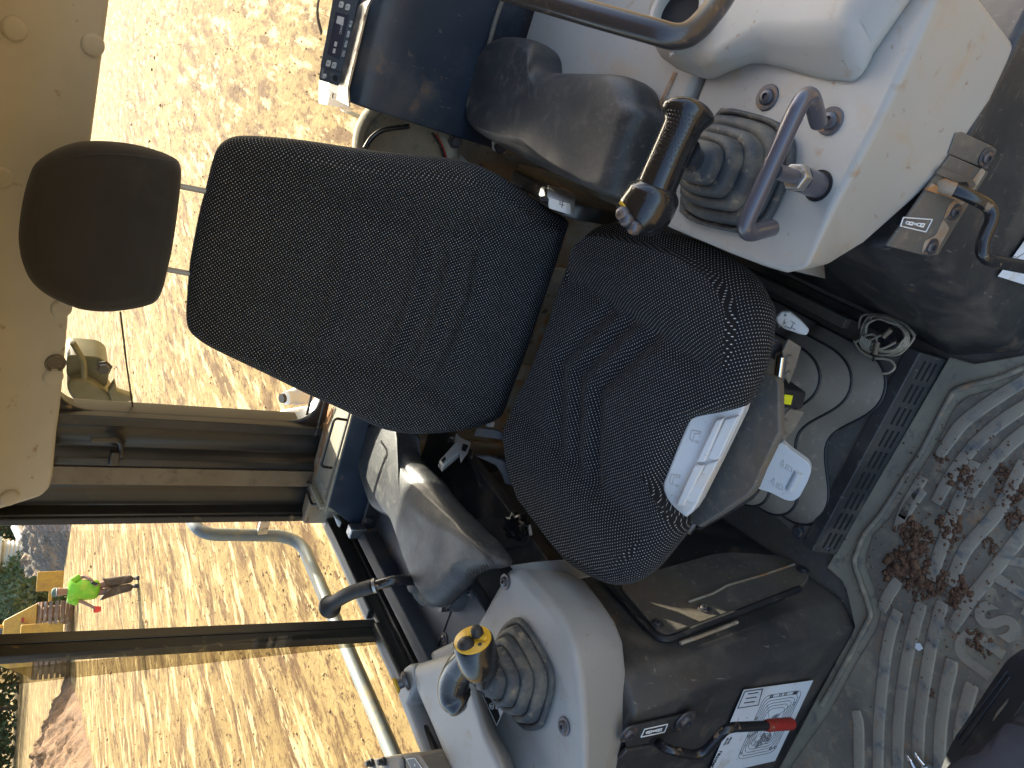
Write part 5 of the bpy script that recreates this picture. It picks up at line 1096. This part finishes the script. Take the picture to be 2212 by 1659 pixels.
for s_, x, y, sz in (('KOMATSU', 1232, 1700, .0125), ('D61P', 1396, 1408, .0085), ('D61P', 1432, 1398, .0085), ('X', 1492, 1188, .0085), ('XI', 1528, 1182, .0085)):
    p = ony('Q4', [(x, y)], sY - .001)[0]; text_mesh(s_, sz, p, (1, 0, -.05), None, (0, -1, 0), .0004, 'print', M['blackink'], stk, bold=.0003)

# right pedestal: bracket plate, lever, sticker
Yr = .6565
bq = ony('Q6', [(1280, 440), (1380, 300), (1795, 480), (1600, 795), (1245, 1385), (1110, 1392), (690, 1285), (840, 1080)], Yr); bpl = MB().ext(bq, (0, -.005, 0)).build('bracket_plate', M['dustmetal'], pdr, bevel=.0015)
bq = ony('Q6', [(1450, 60), (1530, 55), (1850, 205), (1900, 250), (1790, 460), (1370, 290)], Yr); MB().ext(bq, (0, -.003, 0)).build('upper_plate', M['dustmetal'], pdr, bevel=.0015)
for pl_ in ([(1750, 440), (1795, 485), (1600, 795), (1420, 930), (1330, 1010), (1390, 850), (1560, 700)], [(1330, 1000), (1400, 1100), (1250, 1370), (1090, 1370), (1130, 1240), (1250, 1180)]):
    q = ony('Q6', pl_, Yr - .0055); MB().ext(rpoly(q, .004), (0, -.0004, 0)).build('rust_patch', M['rust'], bpl)
for x, y, s_ in ((1800, 335, .95), (1452, 922, .9), (1195, 1308, 1.0)):
    p = ony('Q6', [(x, y)], Yr - .0055)[0]; copy_part('screw', screw, 'screw', M['steel'] if False else M['bolt'], bpl, p, (0, -1, .15), scale=s_)
q = ony('Q6', [(1230, 500), (1290, 440), (1640, 575), (1665, 620), (1640, 665), (1480, 610)], Yr - .0052); MB().ext(rpoly(q, .004), (0, -.004, 0)).build('slot_rim', M['dustmetal'], bpl, bevel=.001)
q = ony('Q6', [(1480, 605), (1590, 597), (1612, 645)], Yr - .0095); MB().ext(q, (0, -.0005, 0)).build('slot_hole', M['darkhole'], bpl)
q = ony('Q6', [(1130, 680), (1200, 610), (1560, 790), (1490, 800)], Yr - .0055); MB().ext(q, (0, -.003, 0)).build('rusty_flange', M['rust'], bpl)
lock_symbol(bpl, 'Q6', Yr - .0058, [(900, 985), (1215, 1008), (1145, 1142), (868, 1078)], .8)
rlv = thing('lock_lever', 'bent black lock lever with chipped paint and rusty root', 'lever', (.05, .64, .4))
ly = [(1150, 560, .675), (1350, 650, .645), (1560, 720, .625), (1780, 790, .610), (1925, 900, .600), (1890, 1060, .592), (1760, 1280, .585), (1690, 1420, .580), (1780, 1535, .575), (1950, 1545, .572), (2400, 1560, .56)]
q = [ony('Q6', [(x, y)], Y_)[0] for x, y, Y_ in ly]; MB().tube(fillet([q[0], q[2], q[4], q[7], q[10]], .035, 8), .0092, 18).build('rod', M['paint'], rlv)
q = [ony('Q6', [(x, y)], Y_)[0] for x, y, Y_ in ly[:3]]; MB().tube([q[0], q[1], q[1].lerp(q[2], .5)], [.0105, .0098, .0094], 16).build('rusty_root', M['rust'], rlv)
q = ony('Q6', [(2420, 950), (2250, 1190), (2050, 1470), (1925, 1625), (2450, 1790)], Yr - .002); ws = MB().ext(q, (0, -.0006, 0)).build('white_sticker', M['paper'], pdr); ws['label'] = 'corner of a white diagram sticker'
for a, b_ in (((2100, 1410), (2140, 1420)), ((2140, 1420), (2140, 1475)), ((2140, 1420), (2260, 1350))):
    MB().tube(ony('Q6', [a, b_], Yr - .003), .0006, 4).build('print_line', M['ink'], ws)
# ------------------------------------------------------------------ outside: ground, berm, mound, trees, machine, person
GZ = -1.40
def hdir(w_, p): v = sight(w_, p); return V((v.x, v.y, 0)).normalized()
def gat(w_, p, d): q = hdir(w_, p) * d; return V((q.x, q.y, GZ))
M['dirt'] = bpy.data.materials.new('tan_graded_dirt'); ma = M['dirt']; ma.use_nodes = True; t = ma.node_tree; N = t.nodes; L = t.links; b = N['Principled BSDF']; b.inputs['Roughness'].default_value = .95; b.inputs['Specular IOR Level'].default_value = .15
tc = N.new('ShaderNodeTexCoord')
def _nz(sc, det, st=None, rz=0, rough=.6, dist=0):
    n = N.new('ShaderNodeTexNoise'); n.inputs['Scale'].default_value = sc; n.inputs['Detail'].default_value = det; n.inputs['Roughness'].default_value = rough; n.inputs['Distortion'].default_value = dist
    mp = N.new('ShaderNodeMapping'); mp.inputs['Rotation'].default_value = (0, 0, R(rz)); mp.inputs['Scale'].default_value = st or (1, 1, 1); L.new(tc.outputs['Object'], mp.inputs['Vector']); L.new(mp.outputs[0], n.inputs['Vector']); return n.outputs['Fac']
def _mx(f, a, c, lo, hi):
    r = N.new('ShaderNodeMapRange'); r.inputs['From Min'].default_value = lo; r.inputs['From Max'].default_value = hi; L.new(f, r.inputs['Value'])
    n = N.new('ShaderNodeMix'); n.data_type = 'RGBA'; L.new(r.outputs[0], n.inputs[0])
    for i, q in ((6, a), (7, c)):
        if hasattr(q, 'name'): L.new(q, n.inputs[i])
        else: n.inputs[i].default_value = (*q, 1)
    return n.outputs[2]
c1 = _mx(_nz(.35, 6, (1, .35, 1), 40), (.185, .118, .042), (.26, .178, .068), .40, .60)
c1 = _mx(_nz(2.8, 10, (1, .25, 1), 60, .7), c1, (.10, .054, .020), .50, .585)
c1 = _mx(_nz(10, 9, (1, .4, 1), 60, .7), c1, (.085, .043, .016), .545, .61)
c1 = _mx(_nz(16, 6), c1, (.10, .048, .02), .58, .66)
c1 = _mx(_nz(4.5, 9, (1, .2, 1), 60, .7), c1, (.42, .32, .155), .53, .60)
L.new(c1, b.inputs['Base Color'])
bn_ = N.new('ShaderNodeBump'); bn_.inputs['Strength'].default_value = .9; bn_.inputs['Distance'].default_value = .06; L.new(_nz(6, 9, (1, .5, 1), 42), bn_.inputs['Height']); L.new(bn_.outputs[0], b.inputs['Normal'])
def graded(c, span, n, p=3.2): return [c + span * (abs(2 * i / n - 1) ** p) * (1 if i > n / 2 else -1) for i in range(n + 1)]
xs = graded(-9, 700, 150); ys = graded(9, 700, 150)
def gh(x, y):
    d = math.hypot(x, y); k = 1 / (1 + (d / 60) ** 2)
    return (.10 * noise.noise(V((x * .25, y * .25, 0))) + .05 * noise.noise(V((x * 1.3, y * .5, 4))) + .03 * noise.noise(V((x * 3, y * 3, 9)))) * k + .02 * math.sin((x * .75 + y * .66) * 5.5) * max(0, noise.noise(V((x * .12, y * .12, 2)))) * k
mb = MB(); nx = len(xs); mb.v = [V((x, y, GZ + gh(x, y))) for y in ys for x in xs]; mb.f = [(j * nx + i, j * nx + i + 1, (j + 1) * nx + i + 1, (j + 1) * nx + i) for j in range(len(ys) - 1) for i in range(nx - 1)]
tag(mb.build('ground', M['dirt'], None, angle=180), 'sunlit tan graded dirt of the building site', kind='structure')
# loose clods
M['clod'] = mat('brown_clods', (.28, .16, .07), .95, spots=((8, (.38, .24, .11), .45, .7, 4),), vary=.3, vscale=3)
random.seed(21); mb = MB()
for i in range(3000):
    a = random.uniform(0, 1) ** .8; yd = random.uniform(-50, 1700); d = 3.2 + 32 * random.random() ** 1.5; g_ = gat('d', (300, yd), d); r_ = random.uniform(.004, .014) * (1 + d * .03) * (2.6 if random.random() < .03 else 1); 
    mb.ico(g_ + V((0, 0, gh(g_.x, g_.y) + r_ * .3)), r_, 1, .35, (1, 1, .7))
tag(mb.build('dirt_clods', M['clod'], None, org=(-8, 10, GZ), smooth=False), 'loose brown clods scattered over the dirt', 'dirt', kind='stuff')
# windrow of dirt and grey mound
def heap(name, a, b_, wd, hgt, m_, label, sd_, cat='dirt pile'):
    a, b_ = V(a), V(b_); ax_ = (b_ - a); Ln = ax_.length; ax_.normalize(); s_ = V((-ax_.y, ax_.x, 0)); mb = MB(); nu, nv = 120, 50
    for i in range(nu + 1):
        u = i / nu
        for j in range(nv + 1):
            v_ = j / nv * 2 - 1; e = min(1, u * 7, (1 - u) * 7); pr_ = max(0, 1 - abs(v_) ** 1.5) * (e ** .6); p = a + ax_ * (u * Ln) + s_ * (v_ * wd)
            h_ = hgt * pr_ * (1 + .35 * noise.noise(V((u * Ln * .5, v_, sd_)))) + pr_ ** .5 * (.26 * noise.noise(V((p.x * 2, p.y * 2, sd_))) + .20 * noise.noise(V((p.x * 5, p.y * 5, sd_))) + .12 * noise.noise(V((p.x * 11, p.y * 11, sd_)))); mb.v.append(V((p.x, p.y, GZ - .06 + h_)))
    mb.f = [(i * (nv + 1) + j, (i + 1) * (nv + 1) + j, (i + 1) * (nv + 1) + j + 1, i * (nv + 1) + j + 1) for i in range(nu) for j in range(nv)]
    return tag(mb.build(name, m_, None, org=(a + b_) / 2, angle=60), label, cat)
M['berm'] = mat('freshly_pushed_earth', (.13, .062, .022), .95, spots=((1.5, (.19, .10, .040), .45, .7, 7), (9, (.06, .030, .012), .52, .70, 7)), bump=((4, .9, 8, .08),), vary=.2, vscale=3)
M['gravel'] = mat('grey_spoil', (.13, .11, .085), .95, spots=((.9, (.24, .15, .08), .48, .66, 7), (6, (.09, .075, .06), .55, .7, 7), (14, (.32, .30, .26), .64, .74, 5)), bump=((6, .9, 8, .06),), vary=.2, vscale=2)
heap('dirt_berm', (-28.5, 25.6, 0), (-20.5, 11.5, 0), 2.7, 1.15, M['berm'], 'long brown windrow of pushed earth beyond the front side pane', 3)
g1_ = gat('Q1', (700, 150), 46); g2_ = gat('Q1', (700, 1230), 52)
heap('spoil_mound', g1_ + (g1_ - g2_) * .6, g2_ + (g1_ - g2_) * .12, 3.2, 1.55, M['gravel'], 'grey and brown spoil mound behind the worker', 11)
# handrail outside the left windows
hr = thing('outside_handrail', 'grey tube handrail outside the side window', 'handrail', (-1.5, 1.5, .0))
hx = -1.5; hpts = [V((hx, 2.12, 1.00)), V((hx, 2.04, .965)), V((hx, 2.01, .86)), V((hx, 2.0, .745)), V((hx, 1.93, .682)), V((hx, 1.62, .672)), V((hx, 1.12, .656)), V((hx, .30, .65))]
MB().tube(fillet([hpts[0], V((hx, 2.02, .975)), V((hx, 2.0, .68)), V((hx, 1.62, .672)), V((hx, .3, .65))], .09, 8), .0195, 18).build('rail', mat('weathered_grey_tube', (.20, .22, .21), .5, metal=.3, spots=((20, (.33, .28, .17), .5, .75, 6, .7),)), hr)
MB().box((-1.40, 2.0, .80), (.18, .012, .03)).build('stay', M['steel'], hr)
# olive solids added outside the rear window for a reflection in its glass
wl_ = thing('reflection_solid', 'olive grey solid standing for a reflection in the rear window corner', 'reflection', ony('z4', [(600, 700)], 2.2)[0])
M['olive'] = mat('olive_reflection', (.20, .19, .10), .6, spots=((5, (.30, .27, .15), .4, .7, 5),))
M['olive2'] = mat('dull_olive_reflection', (.13, .14, .08), .3, spots=((8, (.2, .2, .12), .4, .7, 5),))
q = ony('z4', [(430, 640), (640, 655), (695, 690), (708, 740), (695, 860), (560, 800), (430, 790)], 2.2); MB().ext(rpoly(q, .02), (0, .12, 0)).build('reflection_box', M['olive2'], wl_, bevel=.01)
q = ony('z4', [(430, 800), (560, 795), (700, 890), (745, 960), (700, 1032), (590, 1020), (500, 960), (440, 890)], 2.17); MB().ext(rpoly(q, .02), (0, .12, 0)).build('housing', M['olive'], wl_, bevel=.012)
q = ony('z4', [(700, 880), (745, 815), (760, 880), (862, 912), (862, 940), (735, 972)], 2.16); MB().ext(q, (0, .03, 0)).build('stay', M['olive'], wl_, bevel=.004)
q = ony('z4', [(620, 1005), (710, 1008), (700, 1030), (620, 1032)], 2.16); MB().ext(rpoly(q, .01), (0, .01, 0)).build('reflection_plate', M['rubber'], wl_)
p = ony('z4', [(672, 722)], 2.19)[0]; copy_part('bighex', None, 'bolt', M['bolt'], wl_, p, (0, -1, 0), scale=1.3)  # added bolt head, part of the reflection stand-in
MB().tube(spline(ony('z4', [(470, 560), (500, 610), (540, 690), (545, 800), (550, 900)], 2.18), 4), .008, 8).build('reflection_strand', M['olive'], wl_)
# outside hose ends beyond the shelf
fh = thing('filler_caps', 'white and dark pipe fittings on the deck behind the cab', 'pipe fitting', ony('Z1', [(220, 200)], 2.3)[0])
for x, y, r_ in ((225, 160, .03), (110, 430, .04)):
    p = ony('Z1', [(x, y)], 2.3)[0]; MB().lathe([(r_, -.08), (r_, .02), (r_ * .8, .03), (r_ * .8, .06), (.0001, .06)], p, (0, -.4, .9), 20).build('cap', M['white'], fh)
    MB().lathe([(r_ * .55, .0), (r_ * .5, .01), (.0001, .01)], p + V((0, -.028, .062)), (0, -.4, .9), 16).build('cap_hole', M['rubber'], fh)
# riser pipe and pale pipe lying on the spoil
M['galv'] = mat('galvanised_steel', (.62, .62, .58), .45, metal=.2, vary=.1)
pr = thing('riser_pipe', 'pale corrugated riser pipe with flat lid beyond the spoil mound', 'pipe', gat('Q1', (300, 630), 58))
c_ = gat('Q1', (300, 630), 58)
prof = [(.95, 0)]
for k in range(24): prof += [(.95 if k % 2 else .85, .05 + k * .11)]
MB().lathe(prof, c_, (0, 0, 1), 32).build('corrugated_pipe', M['galv'], pr, angle=80)
sd2 = (hdir('Q1', (300, 630))); MB().box(c_ + V((0, 0, 2.72)) - sd2 * .1, (2.3, 2.3, .42), Matrix.Rotation(math.atan2(sd2.y, sd2.x), 3, 'Z')).build('lid', M['galv'], pr, bevel=.03)
p1, p2 = gat('Q1', (500, 200), 55) + V((0, 0, 1.9)), gat('Q1', (500, 420), 54) + V((0, 0, 1.5))
lp_ = thing('lying_pipe', 'white pipe lying on top of the spoil mound', 'pipe', p1); MB().tube([p1, p2], .28, 20).build('pipe', M['galv'], lp_)
# far crawler machine
O = gat('Q1', (1090, 1800), 36.3); dv = -hdir('Q1', (1090, 1800)); rv = V((-dv.y, dv.x, 0)); rv = -rv if rv.dot(rgt) < 0 else rv
dz = thing('crawler_dozer', 'yellow crawler dozer parked behind the worker', 'dozer', O)
M['cat'] = mat('yellow_machine_paint', (.55, .30, .035), .5, spots=((2, (.42, .22, .04), .5, .75, 6), (10, (.20, .12, .06), .66, .8, 6)))  # the machine's own yellow with darker patches
M['shoe'] = mat('worn_track_steel', (.20, .13, .085), .6, metal=.3, spots=((3, (.28, .14, .07), .45, .7, 6), (6, (.33, .31, .28), .58, .75, 5)))
def loc(r_, f_, z_): return O + rv * r_ + dv * f_ + V((0, 0, z_))
rot = Matrix.Identity(3)
for i_, v_ in enumerate((rv, dv, V((0, 0, 1)))):
    for j in range(3): rot[j][i_] = v_[j]
for r0 in (.95, -1.05):
    tk = MB().box(loc(r0, -1.4, .72), (.55, 3.0, .70), rot).build('track_frame', M['shoe'], dz, bevel=.1)
    loopp = []
    Rr, Ln = .62, 1.3
    per = [];
    for k in range(16): a = -math.pi / 2 + math.pi * k / 15; per.append((Rr * math.cos(a), Rr + Rr * math.sin(a)))
    per = [(x, z) for x, z in per] + [(-x - 2.6, z) for x, z in reversed(per)]
    pv = [V((x, z, 0)) for x, z in per]; pr2 = resample(pv, 46)
    for k, p in enumerate(pr2):
        nx_ = pr2[(k + 1) % 46]; t_ = (nx_ - p).normalized(); ang = math.atan2(t_.y, t_.x)
        c3 = loc(r0, p.x - .1, p.y + .03); fa = dv * t_.x + V((0, 0, t_.y)); na = rv.cross(fa)
        rt = Matrix.Identity(3)
        for i_, v_ in enumerate((rv, fa, na)):
            for j in range(3): rt[j][i_] = v_[j]
        MB().box(c3, (.86, .125, .05), rt).build('track_shoe', M['shoe'], dz)
MB().prism([loc(1.35, -2.6, 1.30), loc(1.35, .1, 1.30), loc(-1.4, .1, 1.30), loc(-1.4, -2.6, 1.30)], [loc(.75, -2.6, 2.35), loc(.80, -.2, 2.35), loc(-.85, -.2, 2.35), loc(-.85, -2.6, 2.35)]).build('fender', M['cat'], dz, bevel=.03)
MB().box(loc(-.05, -.7, 1.1), (1.25, 2.4, 1.4), rot).build('hull', M['cat'], dz, bevel=.04)
cabd = MB().box(loc(-.05, -1.5, 2.85), (1.4, 1.5, 1.5), rot).build('cab', M['cat'], dz, bevel=.05)
MB().box(loc(-.05, -.735, 2.85), (1.15, .02, 1.1), rot).build('cab_window', mat('far_cab_glass', (.05, .09, .12), .08), cabd)
MB().box(loc(2.15, .35, .95), (.75, .10, .90), rot).build('blade_end', M['cat'], dz, bevel=.03); MB().box(loc(1.6, .30, .9), (.5, .08, .12), rot).build('push_arm', M['cat'], dz)
MB().box(loc(.75, .12, 1.75), (.18, .03, .10), rot).build('tail_lamp', M['red'], dz)
# trees: trunk, limbs and leafy crown
M['bark'] = mat('bark', (.10, .075, .05), .9, bump=(20, .5, 6))
leafm = [mat('leaf_a', (.035, .066, .022), .6, vary=.35, vscale=1.2), mat('leaf_b', (.055, .088, .026), .6, vary=.35, vscale=1.2), mat('leaf_c', (.030, .060, .022), .6, vary=.35, vscale=1.2)]
def tree(name, base, hgt, rad, low, lm, label, n, cat='tree', leaf=.32):
    tr = thing(name, label, cat, base); rnd = random.Random(hash((round(base.x, 2), round(base.y, 2))) & 0xffff)
    mb = MB(); topp = base + V((rnd.uniform(-.3, .3), rnd.uniform(-.3, .3), hgt * .8)); mb.tube([base - V((0, 0, .1)), base.lerp(topp, .5) + V((rnd.uniform(-.2, .2), 0, 0)), topp], [.03 * hgt * .6, .02 * hgt * .6, .006 * hgt], 8)
    cl = []
    for k in range(int(10 + hgt)):
        a = rnd.uniform(0, 6.28); zz = rnd.uniform(low, hgt * .92); rr_ = rad * rnd.uniform(.35, 1) * math.sin(math.pi * min(max((zz - low * .6) / (hgt - low * .6), .12), .95)) ** .6
        e = base + V((math.cos(a) * rr_, math.sin(a) * rr_, zz)); s0_ = base.lerp(topp, max(.12, min(.9, (zz - rr_ * .5) / hgt))); mb.tube([s0_, e], [.012 * hgt * .5, .004 * hgt * .5], 5); cl.append((e, rad * rnd.uniform(.25, .48)))
    mb.build('trunk', M['bark'], tr)
    mb = MB()
    for k in range(n):
        c, r_ = rnd.choice(cl); d = V((rnd.gauss(0, 1), rnd.gauss(0, 1), rnd.gauss(0, .8))).normalized() * r_ * rnd.random() ** .4; p = c + d
        if p.z < base.z + .1: continue
        u = V((rnd.gauss(0, 1), rnd.gauss(0, 1), rnd.gauss(0, 1))).normalized(); w2 = u.orthogonal().normalized(); s_ = leaf * rnd.uniform(.5, 1.2)
        mb.add([p, p + u * s_ * .5 + w2 * s_ * .28, p + u * s_, p + u * s_ * .5 - w2 * s_ * .28], [(0, 1, 2, 3)])
    mb.build('crown', lm, tr, smooth=False, fixn=False); return tr
random.seed(5)
TG = 'trees along the far edge of the site'
lab = ['dark dense tree', 'mid green bushy tree', 'blue green shady tree']
k = 0
for yd in (1140, 1175, 1210, 1250, 1290, 1330, 1375, 1420, 1470, 1520, 1570, 1625, 1680):
    d = random.uniform(80, 105); b_ = gat('d', (40, yd + random.uniform(-8, 8)), d); m_ = (0, 2, 1)[k % 3]
    t_ = tree('tree', b_, random.uniform(9, 13), random.uniform(3.2, 4.6), .6, leafm[m_], 'tall leafy tree in the far tree line', 2600, leaf=.55); t_['group'] = TG; k += 1
for i_, (x, y, d, h_, r_, lb_) in enumerate(((200, 1330, 40, 2.2, 1.1, 'bright green sapling above the yellow dozer track'), (330, 980, 56, 3.0, 1.9, 'yellow green bush just behind the spoil mound'), (100, 760, 62, 5, 2.2, 'sunlit small tree beside the riser pipe'), (300, 1150, 58, 2.6, 1.8, 'low bush between mound and dozer'))):
    tree('bush', gat('Q1', (x, y), d), h_, r_, .3, leafm[1], lb_, 1100, 'bush', .28)
for i_, yd in enumerate(()):
    t_ = tree('bush', gat('d', (40, yd), random.uniform(56, 60)), random.uniform(1.2, 1.8), 1.6, .2, leafm[i_ % 3], 'low bush behind the brown windrow', 900, 'bush', .30); t_['group'] = 'bushes behind the windrow'
# the worker
def skinned(name, joints, edges, m_, parent, sub=2):
    me = bpy.data.meshes.new(name); me.from_pydata([j[0] - ORG[parent.name] for j in joints], edges, []); me.materials.append(m_)
    o = bpy.data.objects.new(name, me); COL.objects.link(o); o.parent = parent; ORG[o.name] = ORG[parent.name]
    md = o.modifiers.new('skin', 'SKIN')
    for v_, j in zip(me.skin_vertices[0].data, joints): r_ = j[1]; v_.radius = (r_, r_) if not isinstance(r_, tuple) else r_
    me.skin_vertices[0].data[0].use_root = True; md.use_smooth_shade = True
    s_ = o.modifiers.new('sub', 'SUBSURF'); s_.levels = s_.render_levels = sub; return o
PB = onz('d', [(298, 1268)], GZ)[0]; pdv = -hdir('d', (298, 1268)); prv = V((-pdv.y, pdv.x, 0)); prv = -prv if prv.dot(rgt) < 0 else prv
def J(r_, h_, f_=0): return PB + prv * r_ + pdv * f_ + V((0, 0, h_))
pe = thing('person', 'person in lime green shirt and dark trousers holding a red object', 'person', PB)
skin = mat('skin', (.33, .17, .11), .6, vary=.05); M['shirt'] = mat('lime_shirt', (.22, .55, .03), .8, bump=(25, .4, 4, .01), spots=((5, (.40, .58, .05), .5, .7, 4),), vary=.12); M['trouser'] = mat('brown_trousers', (.095, .065, .045), .9, bump=(30, .5, 4, .01), spots=((8, (.17, .12, .08), .5, .7, 5),))
M['bootm'] = mat('work_boots', (.05, .035, .025), .8); M['cap'] = mat('green_white_cap', (.10, .13, .09), .8)
body = skinned('body', [(J(.0, .86), .12), (J(.0, 1.12), .115), (J(.0, 1.34, .01), .12), (J(.0, 1.45), .062), (J(-.01, 1.52, .02), .080), (J(-.015, 1.62, .02), .118), (J(-.015, 1.70, .01), .07),
    (J(.17, 1.38), .052), (J(.31, 1.14, .03), .042), (J(.24, 1.02, .16), .036), (J(.15, .95, .22), .034), (J(.10, .92, .24), .03),
    (J(-.17, 1.37), .052), (J(-.26, 1.13, .05), .042), (J(-.35, .98, .14), .035), (J(-.41, .89, .18), .034), (J(-.43, .85, .19), .028),
    (J(.09, .82), .085), (J(.15, .46, .03), .058), (J(.20, .09, 0), .042), (J(-.08, .82), .085), (J(-.03, .46, .04), .058), (J(.02, .09, 0), .042)],
    [(0, 1), (1, 2), (2, 3), (3, 4), (4, 5), (5, 6), (2, 7), (7, 8), (8, 9), (9, 10), (10, 11), (2, 12), (12, 13), (13, 14), (14, 15), (15, 16), (0, 17), (17, 18), (18, 19), (0, 20), (20, 21), (21, 22)], skin, pe)
skinned('shirt', [(J(.0, .77), (.28, .19)), (J(.0, 1.0), (.27, .20)), (J(.0, 1.22, .01), (.27, .19)), (J(.0, 1.40), (.20, .12)), (J(.0, 1.45), (.07, .07)), (J(.20, 1.37), .095), (J(.32, 1.20, .02), .085), (J(-.20, 1.36), .095), (J(-.28, 1.20, .03), .085)], [(0, 1), (1, 2), (2, 3), (3, 4), (3, 5), (5, 6), (3, 7), (7, 8)], M['shirt'], pe)
skinned('trousers', [(J(0, .84), (.23, .16)), (J(.115, .70), .14), (J(.165, .44, .03), .11), (J(.20, .10), .095), (J(-.11, .70), .14), (J(-.04, .44, .04), .11), (J(.01, .10), .095)], [(0, 1), (1, 2), (2, 3), (0, 4), (4, 5), (5, 6)], M['trouser'], pe)
for r_ in (.21, .025): MB().prism([J(r_ - .05, 0, -.08), J(r_ + .05, 0, -.08), J(r_ + .055, 0, .17), J(r_ - .055, 0, .17)], [J(r_ - .045, .12, -.07), J(r_ + .045, .12, -.07), J(r_ + .04, .06, .15), J(r_ - .04, .06, .15)]).build('boot', M['bootm'], pe, bevel=.025)
MB().lathe([(.103, 0), (.104, .03), (.095, .075), (.06, .105), (.0001, .115)], J(-.015, 1.645, .01), (0, 0, 1), 24).build('cap', M['cap'], pe)
q = [J(-.10, 1.655, .06), J(-.06, 1.655, .17), J(.03, 1.655, .17), J(.075, 1.655, .06)]; MB().ext(q, (0, 0, .012)).build('cap_peak', M['white'], pe, bevel=.004)
for s_, hx_, hz_, hf_ in ((1, .10, .915, .245), (-1, -.43, .85, .195)):      # fingers
    for k_ in range(4):
        p0 = J(hx_ + .012 * (k_ - 1.5), hz_, hf_); MB().tube([p0, p0 + V((0, 0, -.035)) - pdv * -.012, p0 + V((0, 0, -.055)) + pdv * .03], .009, 8).build('finger', skin, body)
    p0 = J(hx_ + s_ * -.03, hz_ + .02, hf_); MB().tube([p0, p0 + pdv * .03 + prv * (-.02 * s_), p0 + pdv * .05], .010, 8).build('thumb', skin, body)
ph = thing('phone_case', 'dark flat device held at the waist of the person in lime', 'device', J(.12, .9, .25)); MB().box(J(.13, .93, .27), (.07, .02, .16), Matrix.Rotation(.5, 3, 'Y')).build('case', M['rubber'], ph, bevel=.008)
rdv = thing('red_cup', 'red cup held in the lowered hand of the person', 'cup', J(-.43, .80, .22)); MB().lathe([(.055, 0), (.070, .06), (.075, .13), (.070, .13), (.06, .02), (.0001, .02)], J(-.44, .78, .24), (0.1, -.1, 1), 24).build('cup', mat('bright_red_plastic', (.75, .06, .05), .5), rdv)
